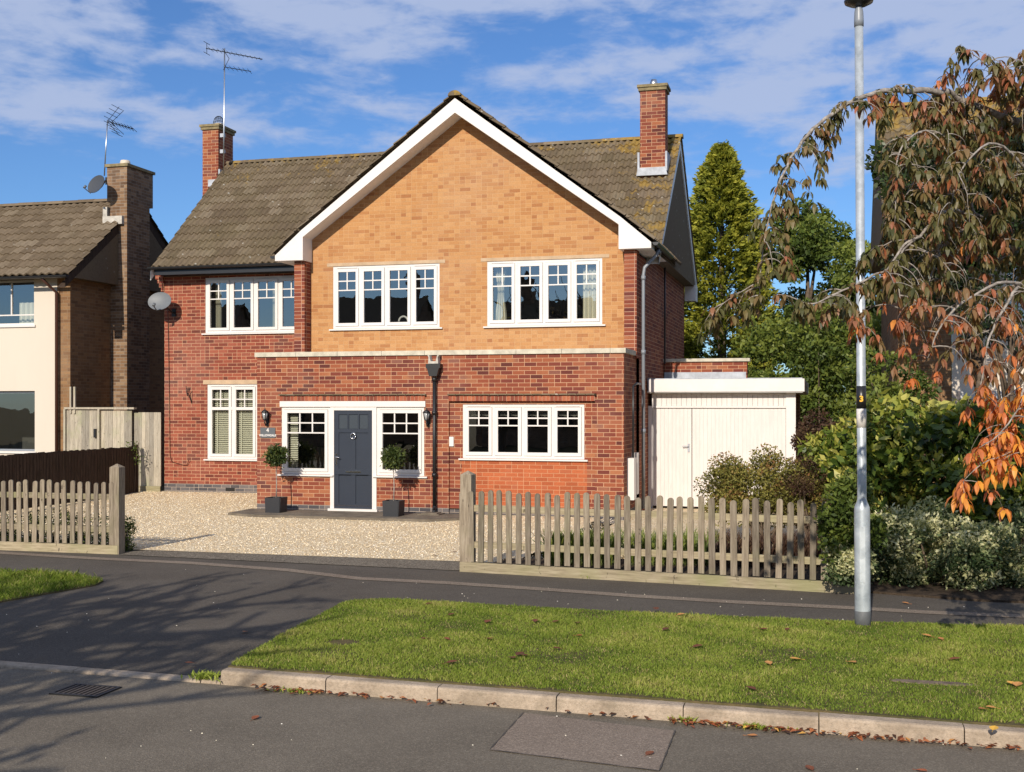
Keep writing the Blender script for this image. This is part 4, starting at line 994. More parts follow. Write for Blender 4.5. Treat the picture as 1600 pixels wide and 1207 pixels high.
# ------------------------------------------------------------------ grass blades
def in_poly(x,y,poly):
    ins=np.zeros(len(x),bool); j=len(poly)-1
    for i in range(len(poly)):
        xi,yi=poly[i]; xj,yj=poly[j]
        c=((yi>y)!=(yj>y)) & (x<(xj-xi)*(y-yi)/(yj-yi+1e-12)+xi); ins^=c; j=i
    return ins
def blades(name,poly,n,bbox,h=(.010,.026),label='',holes=(),dark=0.0):
    x=RNG.uniform(bbox[0],bbox[1],n); y=RNG.uniform(bbox[2],bbox[3],n); ok=in_poly(x,y,poly)
    for (hx,hy,ha,hb) in holes: ok&=~((((x-hx)/ha)**2+((y-hy)/hb)**2)<RNG.uniform(.6,1.15,n))
    ed=y-(k0[1]+(x-k0[0])*kb+.127); ok&=ed>(.02+.05*np.abs(np.sin(x*3.7)*np.sin(x*11.3+1)))*RNG.uniform(.3,1.3,n)
    th=np.sin(x*1.7+2.2)*np.sin(y*3.3+x*.8)+.5*np.sin(x*5.1)*np.sin(y*6.7); ok&=RNG.random(n)>np.clip((th-.7)*1.3,0,.5)
    x=x[ok]; y=y[ok]; n=len(x)
    patch=np.sin(x*2.1+1.3*np.sin(y*1.7))*np.sin(y*2.6+1.1*np.sin(x*1.3+2)); patch2=np.sin(x*7.3+y*3.1)*np.sin(y*8.1-x*2.2)
    hh=RNG.uniform(h[0],h[1],n)*(1+.3*patch+.25*patch2); tall=RNG.random(n)<.012; hh[tall]*=2.0; w=RNG.uniform(.0018,.0038,n)
    a=RNG.uniform(0,6.28,n); lean=RNG.normal(0,.55,(n,2))*hh[:,None]
    dx,dy=np.cos(a)*w,np.sin(a)*w; z=np.full(n,.012)
    b0=np.stack([x-dx,y-dy,z],-1); b1=np.stack([x+dx,y+dy,z],-1); mid=np.stack([x+lean[:,0]*.45,y+lean[:,1]*.45,z+hh*.62],-1); m0=mid-np.stack([dx,dy,z*0],-1)*.7; m1=mid+np.stack([dx,dy,z*0],-1)*.7
    tp=np.stack([x+lean[:,0],y+lean[:,1],z+hh],-1)
    V=np.stack([b0,b1,m1,tp,m0],1)
    p3=np.sin(x*4.1+y*1.3+2*np.sin(y*2.3))*np.sin(y*5.2-x*.9); t=np.clip(.42+.20*patch+.14*patch2+.16*p3+RNG.normal(0,.17,n)-dark,0,.93); yl=RNG.random(n)<(.05+.13*np.clip(p3*patch2*2,0,1)); t[yl]=RNG.uniform(.93,1,yl.sum())
    o=raw_mesh(name,V,5,m_grass,t); return tag(o,label,'grass',kind='stuff')
blades('grass','' or v1,330000,(-5,4.2,8.1,12),label='short mown green grass covering the roadside verge in front of the fence',holes=[(-4.1,9.55,.16,.14),(PG(1455,1070)[0],PG(1455,1070)[1],.30,.055)])
blades('grass',v2,90000,(-12.5,-8,8.4,12.9),h=(.03,.08),label='longer shaded grass on the verge at the left edge',dark=.05)
# ragged grass tufts overhanging the kerb and pavement edges
ms=simple('stone_slab_grey',(.17,.13,.10),.95,.1,nscale=11,namt=.5,bscale=50)
m=MB(); c0=PG(1455,1070); m.prism([(c0[0]-.30,c0[1]-.02),(c0[0]-.1,c0[1]-.06),(c0[0]+.2,c0[1]-.05),(c0[0]+.34,c0[1]-.01),(c0[0]+.2,c0[1]+.05),(c0[0]-.25,c0[1]+.04)],-.02,.019,axis='z'); tag(m.build('flat_stone',ms),'flat grey stone sunk in the grass of the verge near the right edge','stone')
# weeds
def tuft(name,label,c,n,h,w,spread,mat=m_grass,cat='weed',t0=.3,t1=.8,group=None,flat=.6):
    a=RNG.uniform(0,6.28,n); r=np.abs(RNG.normal(0,spread,n)); x=c[0]+np.cos(a)*r; y=c[1]+np.sin(a)*r*flat
    hh=RNG.uniform(.5,1,n)*h; ww=RNG.uniform(.6,1,n)*w; b=RNG.uniform(0,6.28,n); le=RNG.normal(0,.6,(n,2))*hh[:,None]
    z=np.full(n,c[2]); p0=np.stack([x,y,z],-1); tip=np.stack([x+le[:,0],y+le[:,1],z+hh],-1); mid=(p0*.5+tip*.5)+np.array([0,0,1])*hh[:,None]*.12; s=np.stack([np.cos(b)*ww,np.sin(b)*ww,z*0],-1)
    o=raw_mesh(name,np.stack([p0,mid-s,tip,mid+s],1),4,mat,RNG.uniform(t0,t1,n)); return tag(o,label,cat,group)
def g3(px,py,z=0): q=PG(px,py,z); return (q[0],q[1],z)
tuft('weed_tuft','leafy green weeds at the end of the raised kerb by the dropped kerb',g3(318,1062,-.09),130,.07,.011,.085)
tuft('weed_tuft','small green weed at the foot of the fence board near the gate post',g3(780,893),90,.07,.008,.07)
tuft('weed_tuft','sparse green weed at the foot of the fence board, under the low wide window',g3(915,903),45,.045,.007,.09)
tuft('weed_tuft','thin green weeds in the gutter among red leaves at the left of the raised kerb',g3(455,1083,ZR),80,.04,.008,.12,flat=.25)
tuft('weed_tuft','upright green weed in the gutter beside the right end of the road patch',g3(1068,1130,ZR),50,.06,.008,.06,flat=.3)
tuft('weed_tuft','green weeds in the gutter amid orange leaves right of the road patch',g3(1180,1140,ZR),90,.05,.008,.14,flat=.2)
# drain grate
DG=root('drain_grate','black iron road drain grate in the gutter by the dropped kerb','drain',g3(135,1074,ZR))
q=[PG(*p_,ZR+.006) for p_ in ((92,1082),(168,1086),(182,1074),(112,1068))]
m=MB(); cx_=sum(p_[0] for p_ in q)/4; cy_=sum(p_[1] for p_ in q)/4
m.box(cx_-.21,cx_+.21,cy_-.2,cy_-.175,ZR-.02,ZR+.012); m.box(cx_-.21,cx_+.21,cy_+.1,cy_+.125,ZR-.02,ZR+.012); m.box(cx_-.21,cx_-.185,cy_-.175,cy_+.1,ZR-.02,ZR+.012); m.box(cx_+.185,cx_+.21,cy_-.175,cy_+.1,ZR-.02,ZR+.012); m.build('grate_frame',m_bmetal,DG)
m=MB()
for k in range(8): x=cx_-.17+k*.045; m.box(x,x+.022,cy_-.175,cy_+.1,ZR-.015,ZR+.010)
m.build('grate_bars',simple('rusty_iron',(.07,.055,.045),.7,.4),DG)
m=MB(); m.box(cx_-.185,cx_+.185,cy_-.175,cy_+.1,ZR+.0005,ZR+.003); m.build('grate_well',m_dark,DG)

# =================================================================== STREET LAMP
LX,LY=PG(1348,978)
SL=lroot('street_lamp','tall galvanised street lamp column standing at the back of the grass verge','street lamp',(LX,LY,0)); SL.rotation_euler=(radians(.0),radians(-.35),0)
m=MB(); m.lathe([(.073,.10),(.073,.145),(.0728,1.10),(.070,1.13),(.045,1.19),(.043,1.22),(.040,5.75)],(0,0,0),28); m.build('column',m_galv,SL)
m=MB(); m.lathe([(.0745,-.05),(.0745,.143),(.0738,.144)],(0,0,0),28); m.build('column_base',simple('grey_base_paint',(.12,.125,.13),.6,.4,nscale=8,namt=.25),SL)
m=MB(); m.box(-.025,.025,-.0765,-.07,.42,.95); m.build('access_door',m_galv,SL)
m=MB(); m.lathe([(.0455,2.065),(.0455,2.28)],(0,0,0),28); bd=m.build('black_band',m_black,SL)
text_mesh('3',.075,Matrix.Translation((.0,-.0475,2.155))@RX,m_yelb,bd,bold=.003)
m=MB(); m.lathe([(.0452,1.885),(.0452,2.062)],(0,0,0),28); m.build('white_label_band',m_white,SL)
m=MB(); m.lathe([(.044,5.70),(.045,5.76),(.041,5.84),(.028,5.90),(.026,5.93)],(0,0,0),20); m.build('lamp_bracket',m_gray,SL)
m=MB(); m.lathe([(.03,5.885),(.08,5.90),(.13,5.925),(.137,5.95),(.11,6.0),(.03,6.03)],(0,0,0),24); m.build('lamp_head',m_black,SL)

# =================================================================== POTTED BAYS
def rand_unit(n):
    v=RNG.normal(size=(n,3)); return v/np.linalg.norm(v,axis=1)[:,None]
def leaf_quads(C_,size,nrm=None,asp=.45,droop=0.0,jit=1.0):
    """diamond leaves at C_ ; returns (N,4,3)"""
    n=len(C_); d=rand_unit(n)
    if nrm is not None: d=d*jit+nrm; d/=np.linalg.norm(d,axis=1)[:,None]
    d[:,2]-=droop; d/=np.linalg.norm(d,axis=1)[:,None]
    s=np.cross(d,rand_unit(n)); s/=np.linalg.norm(s,axis=1)[:,None]+1e-9
    L=(size*RNG.uniform(.6,1.3,n))[:,None]; W=L*asp
    nn=np.cross(d,s)
    return np.stack([C_-d*L*.5, C_+s*W*.5+nn*L*.06, C_+d*L*.5, C_-s*W*.5+nn*L*.06],1)
def potted(x,y,label,planter_off=0):
    R=root('potted_bay_tree',label,'potted tree',(x,y,.05),group='potted bay trees flanking the front door')
    m=MB(); a,b_=.145,.165; z0,z1=.055,.34
    m.prism([(-.15,z0),(.15,z0),(.165,z1),(.145,z1),(.14,z1-.04),(-.14,z1-.04),(-.145,z1),(-.165,z1)],y-.15,y+.15,M=Matrix.Translation((x,0,0)))
    m.box(x-.147,x+.147,y-.163,y-.15,z0,z1); m.box(x-.147,x+.147,y+.15,y+.163,z0,z1); m.build('planter',m_planter,R)
    m=MB(); m.tube([(x,y,.28),(x+.01,y,.6),(x-.005,y+.01,.85),(x,y,1.15)],[.013,.011,.010,.009],6); m.build('stem',m_bark,R)
    n=1500; c=rand_unit(n)*(.205*RNG.uniform(.25,1.05,n)**.5)[:,None]*(1+.17*RNG.normal(size=(n,1))); nr=c/(np.linalg.norm(c,axis=1)[:,None]+1e-9); c+=np.array([x,y,1.12])
    raw_mesh('crown',leaf_quads(c,.075,nr,.42,0,.9),4,m_bay,np.clip(RNG.normal(.5,.25,n),0,1),R)
q=P3(441,800,20.40)
potted(-10.13,20.42,'potted bay ball tree in a black cube planter left of the front door')
potted(-7.70,20.30,'potted bay ball tree in a black cube planter right of the front door')

# =================================================================== VEGETATION
def clump_crown(centers, radii, n, leaf, jit=1.0, up=0.0, shellp=.5, asp=.5, droop=0):
    k=len(centers); idx=RNG.choice(k,n,p=(np.array(radii)**2)/np.sum(np.array(radii)**2))
    u=rand_unit(n); rr=np.array(radii)[idx]*RNG.uniform(.15,1.0,n)**shellp
    P=np.array(centers)[idx]+u*rr[:,None]*np.array([1,1,.8])
    Q=leaf_quads(P,leaf,u+np.array([0,0,up]),asp,droop,jit)
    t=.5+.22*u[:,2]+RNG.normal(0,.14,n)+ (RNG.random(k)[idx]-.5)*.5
    return Q,np.clip(t,0,1)
def ellipsoid_centers(c,r,k,inner=.25,cs=None,shape=None):
    out=[];rad=[]
    while len(out)<k:
        u=rand_unit(1)[0]; q=u*RNG.uniform(inner,1)**.5
        if shape is not None and not shape(q): continue
        out.append(np.array(c)+q*np.array(r)); rad.append(RNG.uniform(.7,1.3)*(cs or min(r)*.28))
    return out,rad
def tree(name,label,cat,c,r,k,n,leaf,mat,trunk_r,base,cs=None,shape=None,limbs=5,bark=m_barkd,group=None,asp=.5,shift=0,droop=0,shellp=.5):
    R=root(name,label,cat,base,group); cen,rad=ellipsoid_centers(c,r,k,cs=cs,shape=shape)
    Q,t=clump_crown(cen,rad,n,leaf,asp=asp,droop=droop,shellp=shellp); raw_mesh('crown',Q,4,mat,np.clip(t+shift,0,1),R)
    m=MB(); b=Vector(base); top=Vector(c); m.tube([b,b.lerp(top,.4)+Vector((.06,0,0)),b.lerp(top,.8),top+Vector((0,0,r[2]*.4))],[trunk_r,trunk_r*.8,trunk_r*.55,trunk_r*.2],8)
    for i in range(limbs):
        e=Vector(cen[i%len(cen)]); s=b.lerp(top,random.uniform(.45,.9)); m.tube([s,s.lerp(e,.5)+Vector((0,0,.1)),e],[trunk_r*.4,trunk_r*.25,trunk_r*.08],6)
    m.build('trunk',bark,R); return R
# golden conifer
def conifer(name,label,bx,by,h,rad,n,mat,leaf,seed=0,z0=0,pw=.75,irregular=.12):
    """upswept golden sprays: each branchlet is a short fan of leaf faces pointing out and up, tips beyond the general outline"""
    R=root(name,label,'tree',(bx,by,0)); nb=n//36
    hz=RNG.uniform(0,.985,nb)**1.15; z=z0+(h-z0)*hz; a=RNG.uniform(0,6.28,nb)
    lump=1+irregular*np.sin(a*3+z*1.9)+irregular*.7*np.sin(a*5-z*3.1+1)
    prof=rad*np.minimum(np.clip(1-hz,0,1)/.42,1.0+0*hz)**.62*np.where(hz<.58,1.0,1.0)*lump
    rr_=prof*RNG.uniform(.72,1.08,nb)
    k=36; L=RNG.uniform(.35,.75,nb)*np.clip(prof/rad+.25,.3,1)
    u=RNG.uniform(0,1,(nb,k)); off=RNG.normal(0,.075,(nb,k,3))*(1.25-u)[...,None]
    dr=np.stack([np.cos(a),np.sin(a),RNG.uniform(.1,.9,nb)],-1); dr/=np.linalg.norm(dr,axis=1)[:,None]
    tipp=np.stack([bx+np.cos(a)*rr_,by+np.sin(a)*rr_,z+.08],-1)
    P=tipp[:,None,:]-dr[:,None,:]*(L[:,None]*(1-u))[...,None]+off; P=P.reshape(-1,3); P[:,2]=np.minimum(P[:,2],h+.1)
    nr=np.repeat(dr,k,0); Q=leaf_quads(P,leaf,nr,.36,.25,.55)
    t=np.clip(.22+.55*u+ (RNG.random(nb)[:,None]-.5)*.32+RNG.normal(0,.1,(nb,k)),0,1).reshape(-1)
    raw_mesh('crown',Q,4,mat,t,R)
    m=MB(); m.tube([(bx,by,-.1),(bx,by,h*.5),(bx,by,h*.97)],[rad*.12,rad*.07,.01],8); m.build('trunk',m_barkd,R)
q=PT(1128,640,36); q=(q.x,q.y); htop=PT(1128,222,36).z
conifer('golden_conifer','tall golden green conifer rising behind the garage beside the brick house roof',q[0],q[1],htop,1.6,90000,m_conif,.17,irregular=.09)
# mid green tree right of it
c=PT(1262,470,38); tree('broadleaf_tree','rounded mid green tree behind the garage, right of the golden conifer','tree',tuple(c),(1.75,1.6,3.3),70,30000,.17,m_green,.2,(c.x,c.y,0),cs=.55)
c=PT(1345,480,34); tree('broadleaf_tree','dull olive tree behind the street lamp, right of the rounded mid green tree','tree',tuple(c),(.75,1.2,2.3),26,8000,.16,m_green,.14,(c.x,c.y,0),cs=.45,shift=.1)
# hedge mass behind garage
def hedge(name,label,pts,h,n,leaf,mat,w=1.0,cs=.45,shift=0,cat='hedge',stems=True,top_n=.15,bh=.2):
    R=root(name,label,cat,(pts[0][0],pts[0][1],0)); cen=[];rad=[]
    for (x0,y0),(x1,y1) in zip(pts,pts[1:]):
        L=math.hypot(x1-x0,y1-y0); k=max(4,int(L*h/(cs*cs)*1.4))
        for _ in range(k):
            f_=RNG.random(); z=RNG.uniform(bh,h-cs*.6); cen.append(np.array([x0+(x1-x0)*f_+RNG.normal(0,w*.12),y0+(y1-y0)*f_+RNG.uniform(-w/2,w/2),z+RNG.normal(0,top_n)])); rad.append(cs*RNG.uniform(.75,1.25))
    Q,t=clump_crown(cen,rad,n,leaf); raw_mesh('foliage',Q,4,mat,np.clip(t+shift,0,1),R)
    if stems:
        m=MB()
        for i in range(0,len(cen),3): e=cen[i]; m.tube([(e[0]*.5+pts[0][0]*.5 if False else e[0]+RNG.normal(0,.1),e[1],0),(e[0],e[1],e[2])],[.025,.008],5)
        m.build('stems',m_barkd,R)
    return R
hedge('tall_hedge','mass of dark and bright green hedging behind the flat garage roof',[(-2.2,32),(1.6,30.5)],4.6,26000,.14,m_green,w=1.6,cs=.6,shift=.06)
# distant backdrop tree line (a far wood reads as one mass)
cen=[];rad=[]
for i in range(420):
    x=RNG.uniform(-80,90); cen.append(np.array([x,95+RNG.uniform(-5,5),RNG.uniform(0,4.2)+1.5*sin(x*.15)])); rad.append(RNG.uniform(1.4,2.6))
Q,t=clump_crown(cen,rad,40000,.7); tag(raw_mesh('distant_trees',Q,4,m_green,t),'low line of distant trees beyond the gardens','trees',kind='stuff')

# ---- right neighbour house
N2=root('neighbour_house','buff brick and white rendered house on the right, mostly hidden behind the cherry tree','house',(3,22,0))
m=MB(); wall_cells(m,1.25,2.15,-.1,5.3,[],front(22.0)); wall_cells(m,22.0,28.6,-.1,5.3,[],sidep(1.25,1)); m.face([(1.25,22,5.3),(1.25,28.6,5.3),(1.25,25.3,8.0)]); m.build('brick_wall',m_buffn,N2)
m=MB(); hw=(3.0,5.2,3.5,4.7); wall_cells(m,2.15,12,-.1,5.3,[hw,(2.35,4.2,0,2.15)],front(21.98),.12); m.build('rendered_wall',m_render,N2)
m=MB(); m.box(2.25,4.35,21.6,21.98,2.2,2.34); m.box(2.25,2.36,21.9,21.98,0,2.2); m.build('porch_canopy',m_white,N2)
m=MB(); m.box(2.36,4.2,22.05,22.1,0,2.15); m.build('garage_door',m_dark,N2)
f=MB(); f.box(3.0,5.2,22.02,22.06,3.5,3.56); f.box(3.0,5.2,22.02,22.06,4.64,4.7); f.box(3.0,3.06,22.02,22.06,3.56,4.64); f.box(4.07,4.13,22.02,22.06,3.56,4.64); f.box(5.14,5.2,22.02,22.06,3.56,4.64); o=f.build('window',m_white,N2)
p_=MB(); p_.face([(3.05,22.05,3.55),(5.15,22.05,3.55),(5.15,22.05,4.65),(3.05,22.05,4.65)]); p_.build('pane',m_glass,o,False)
r=MB(); r.box(2.9,5.3,22.3,22.5,3.3,4.9); r.build('room_interior',m_dark,o)
m=MB(); m.prism([(21.65,5.2),(25.3,8.15),(28.95,5.2)],1.0,12,axis='x'); ro=m.build('roof',m_tilen,N2)
tile_sheet('tiled_front_slope',(.98,21.6,5.22),(1,0,0),(0,3.7,2.98),11,4.74,m_tiles,ro,None,gauge=.33,roll=.2,seed=21)
ridge_tiles('ridge_tiles',(.98,25.3,8.22),(12,25.3,8.22),m_tiles,ro)

# ---- dark evergreen behind the cherry
c=PT(1510,315,18.5); tree('evergreen_tree','big dark glossy evergreen tree behind the autumn cherry, hiding the right hand house','tree',(c.x,c.y,c.z),(1.35,1.1,1.3),60,19000,.12,m_dkgr,.13,(c.x+.3,c.y,0),cs=.42,limbs=14)
c=PT(1585,480,17.5); tree('evergreen_tree','thin dark leafy tree with bare lower limbs against the white render','tree',(c.x,c.y,c.z),(.9,.9,.8),22,1500,.11,m_dkgr,.07,(c.x-.2,c.y,0),cs=.36,limbs=14)
# ---- shrubs in the right bed
c=PG(1385,905); 
def shrub(name,label,cen_px,t,size,k,n,leaf,mat,cs,shift=0,asp=.5,cat='shrub',base_z=0.0,shellp=.5,stems=8,ry=0.0):
    c=PT(*cen_px,t); R=root(name,label,cat,(c.x,c.y+ry,0)); cen,rad=ellipsoid_centers((c.x,c.y,c.z),size,k,cs=cs); 
    cen=[np.array([p[0],p[1],max(p[2],cs*.5)]) for p in cen]
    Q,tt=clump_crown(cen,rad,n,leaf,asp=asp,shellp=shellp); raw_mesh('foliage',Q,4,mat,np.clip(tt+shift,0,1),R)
    m=MB()
    for i in range(stems): e=Vector(cen[i%len(cen)]); m.tube([(c.x+random.uniform(-.15,.15),c.y+ry,0),(c.x*.4+e.x*.6,c.y*.4+e.y*.6+ry*.85,e.z*.7),e],[.016,.011,.004],5)
    m.build('stems',m_barkd,R); return R
shrub('variegated_shrub','cream and green variegated bush spilling over the pavement right of the street lamp',(1460,862),13.6,(.85,.5,.55),60,17000,.055,m_varieg,.22,shift=.16)
shrub('variegated_shrub','cream and green variegated bush at the right edge beyond the pavement shadow',(1590,872),13.7,(.5,.5,.62),34,9000,.055,m_varieg,.22,shift=.1)
shrub('variegated_shrub','small variegated bush growing through the right end of the picket fence',(1328,872),12.80,(.24,.14,.27),18,3600,.05,m_varieg,.13,shift=.16,ry=.75,stems=4)
shrub('laurel_shrub','broad yellow green leaved shrub filling the bed behind the variegated bush',(1450,735),15.2,(1.05,.7,.85),60,7000,.14,m_laurel,.32,shift=.09)
shrub('laurel_shrub','dark and yellow leaved shrub at the right edge under the orange leaves',(1590,730),15.5,(.7,.7,.9),34,3600,.14,m_laurel,.32,shift=0)
shrub('laurel_shrub','yellow green shrub right of the garage wall, left of the lamp column',(1318,740),17.5,(.5,.5,.75),28,3200,.12,m_laurel,.28,shift=.06)
shrub('green_shrub','dark green shrub overhanging the right end of the picket fence beside the lamp column',(1330,812),12.95,(.26,.14,.46),26,4200,.07,m_green,.2,shift=.0,ry=.75)
shrub('bronze_shrub','airy olive and bronze shrub in front of the white garage doors',(1192,765),17.6,(.95,.5,.50),84,27000,.045,m_bronze,.24,shift=.02,asp=.55,stems=26)
shrub('dark_red_shrub','dark red twiggy shrub between the bronze bush and the laurel',(1262,768),17.2,(.3,.4,.5),22,5500,.04,m_purple,.2,asp=.35,stems=14)
shrub('purple_shrub','dark purple leaved shrub right of the garage corner',(1288,690),19,(.4,.4,.4),18,2600,.07,m_purple,.2,shift=-.1)
c=PT(1395,620,19); tree('small_tree','small olive green tree growing between the garage and the right hand house','tree',(c.x,c.y,c.z),(.6,.6,1.2),24,4200,.1,m_green,.05,(c.x,c.y,0),cs=.3,shift=.1)
# low planting behind the picket fence
gi=0
for px0,px1,t_,lab,mt,sh in ((860,960,15.3,'strappy green plants behind the left part of the long picket fence',m_green,.3),(985,1110,15.3,'strappy green plants behind the middle of the long picket fence',m_green,.25),(1120,1290,15.2,'dark low plants behind the right part of the long picket fence',m_purple,.0)):
    a=PT(px0,880,t_); b_=PT(px1,880,t_); n=1500; u=RNG.random(n); x=a.x+(b_.x-a.x)*u; y=a.y+(b_.y-a.y)*u+RNG.uniform(-.25,.25,n); z=np.full(n,.02)
    hh=RNG.uniform(.15,.5,n); le=RNG.normal(0,.35,(n,2))*hh[:,None]; s=np.stack([np.full(n,.008),np.zeros(n),np.zeros(n)],-1); p0=np.stack([x,y,z],-1); tip=np.stack([x+le[:,0],y+le[:,1],hh],-1); mid=p0*.4+tip*.6+np.array([0,0,.04])
    tag(raw_mesh('low_plants',np.stack([p0,mid-s,tip,mid+s],1),4,mt,np.clip(RNG.normal(.45+sh,.25,n),0,1)),lab,'plants')
# hedge behind the left fence and the box ball by its post
hedge('low_hedge','low dark box hedge seen through the gaps of the left picket fence',[(-13.6,14.95),(-9.9,14.95)],.55,12000,.035,m_green,w=.4,cs=.16,bh=.06,top_n=.03,shift=.05)
shrub('box_ball','clipped box shrub beside the tall post of the left picket fence',(190,836),16.9,(.20,.2,.24),16,2600,.03,m_green,.11,shift=-.05)
m=root('climbing_sprig','leafy climber sprigs on the end of the dark boundary fence','climber',(-15.05,23.3,0))
n=120; c=np.stack([-15.05+RNG.normal(0,.1,n),23.3+RNG.normal(0,.1,n),1.0+RNG.uniform(-.25,.28,n)],-1); raw_mesh('foliage',leaf_quads(c,.07,None,.4),4,m_green,RNG.random(n)*.6+.2,m)
mm=MB(); mm.tube([(-15.05,23.3,.1),(-15.04,23.32,.8),(-14.95,23.3,1.25)],.008,5); mm.build('stems',m_barkd,m)

# ---- weeping cherry
CT=root('cherry_tree','weeping autumn cherry tree with drooping branches and red brown leaves at the right','tree',(PG(1760,985)[0],PG(1760,985)[1],0))
limb=[]
def L3(pts): return [PT(*p_) for p_ in pts]
tb=Vector((PG(1760,985)[0],PG(1760,985)[1],-.05)); fork=PT(1740,560,10.9)
limb.append(([tb,tb.lerp(fork,.5)+Vector((.05,0,0)),fork],[.15,.12,.11]))
limb.append(([fork]+L3([(1700,380,10.7),(1650,250,10.5),(1600,197,10.2),(1560,182,10.0),(1500,158,9.8),(1480,145,9.7),(1420,141,9.5),(1380,144,9.4),(1340,155,9.2),(1300,178,9.1),(1262,212,9.0),(1235,250,8.9),(1216,290,8.8),(1202,340,8.8),(1192,390,8.8),(1188,430,8.8),(1187,462,8.8)]),[.08,.07,.055,.045,.040,.036,.034,.030,.027,.024,.020,.017,.014,.011,.009,.007,.006,.004]))
limb.append(([fork]+L3([(1680,500,10.6),(1620,435,10.4),(1571,387,10.2),(1526,345,10.1),(1512,308,10.0),(1498,262,9.9),(1500,225,9.9),(1507,160,9.8),(1490,120,9.8),(1484,105,9.8)]),[.07,.055,.045,.038,.030,.026,.022,.018,.013,.008,.004]))
limb.append((L3([(1500,225,9.9),(1470,208,9.6),(1440,206,9.4),(1415,222,9.2),(1402,250,9.1),(1400,300,9.0),(1398,350,9.0)]),[.014,.012,.011,.009,.008,.006,.003]))
limb.append((L3([(1571,387,10.2),(1540,345,9.8),(1510,332,9.5),(1476,332,9.2),(1436,369,9.0),(1412,385,8.9),(1386,422,8.8),(1365,430,8.7),(1345,442,8.7),(1306,459,8.6),(1269,476,8.6),(1235,464,8.6),(1215,460,8.6)]),[.03,.024,.021,.018,.015,.013,.012,.011,.010,.009,.008,.005,.003]))
limb.append((L3([(1433,372,9.0),(1407,398,8.8),(1404,438,8.7),(1407,483,8.7),(1400,510,8.7)]),[.011,.009,.008,.006,.003]))
limb.append((L3([(1720,520,10.6),(1640,460,9.9),(1600,448,9.3),(1558,443,9.0),(1492,483,8.8),(1465,520,8.7),(1450,560,8.7)]),[.04,.025,.018,.015,.012,.008,.004]))
limb.append((L3([(1620,435,10.0),(1590,450,9.2),(1576,470,9.0),(1545,530,8.8),(1536,580,8.8),(1530,620,8.8)]),[.03,.018,.015,.011,.008,.004]))
limb.append((L3([(1187,440,8.8),(1165,452,8.8),(1130,475,8.8),(1112,500,8.8)]),[.006,.005,.004,.003]))
limb.append((L3([(1700,400,10.5),(1650,330,9.6),(1590,250,9.2),(1545,225,9.0),(1500,270,8.8),(1485,330,8.8)]),[.03,.022,.015,.012,.007,.003]))
limb.append((L3([(1650,250,10.3),(1600,150,10.0),(1560,110,9.9),(1540,85,9.9)]),[.03,.016,.009,.004]))
limb.append((L3([(1740,560,10.9),(1670,560,9.5),(1610,590,8.9),(1590,640,8.7),(1560,680,8.6),(1530,700,8.6)]),[.045,.022,.012,.009,.006,.003]))
limb.append((L3([(1700,600,9.5),(1640,660,8.8),(1590,700,8.6),(1560,715,8.6)]),[.025,.010,.006,.003]))
limb.append((L3([(1600,150,10.0),(1560,120,9.8),(1530,92,9.7),(1500,72,9.7)]),[.014,.009,.006,.003]))
limb.append((L3([(1507,160,9.8),(1540,130,9.7),(1580,100,9.7),(1600,80,9.7)]),[.012,.008,.006,.003]))
limb.append((L3([(1526,345,10.1),(1480,380,9.6),(1455,430,9.3),(1450,470,9.2)]),[.016,.011,.007,.003]))
limb.append((L3([(1505,240,9.9),(1560,260,9.6),(1610,330,9.4)]),[.014,.01,.006]))
limb.append((L3([(1520,312,10.0),(1470,290,9.5),(1430,300,9.3),(1410,330,9.2)]),[.014,.010,.007,.003]))
m=MB()
def smooth_path(pts,rad,sub=4):
    P=[];R_=[]
    n=len(pts)
    for i in range(n-1):
        p0=pts[max(i-1,0)];p1=pts[i];p2=pts[i+1];p3=pts[min(i+2,n-1)]
        for k in range(sub):
            t=k/sub; P.append(.5*((2*p1)+(p2-p0)*t+(2*p0-5*p1+4*p2-p3)*t*t+(3*p1-p0-3*p2+p3)*t**3)); R_.append(rad[i]*(1-t)+rad[i+1]*t)
    P.append(pts[-1]);R_.append(rad[-1]); return P,R_
twigs=[]; rr=random.Random(11)
def add_twig(s,d,L,r0,lvl):
    # droops: starts in d, gravity bends it down
    pts=[s];p=Vector(s);v=Vector(d).normalized();n=7
    for i in range(n):
        v=(v+Vector((rr.gauss(0,.16),rr.gauss(0,.16),-.20*(1+.2*i)))).normalized(); p=p+v*(L/n); pts.append(Vector(p))
    rad=[r0*(1-i/(n+1)) for i in range(n+1)]; m.tube(pts,rad,5 if lvl else 6,cap=False); twigs.append((pts,lvl))
    return pts
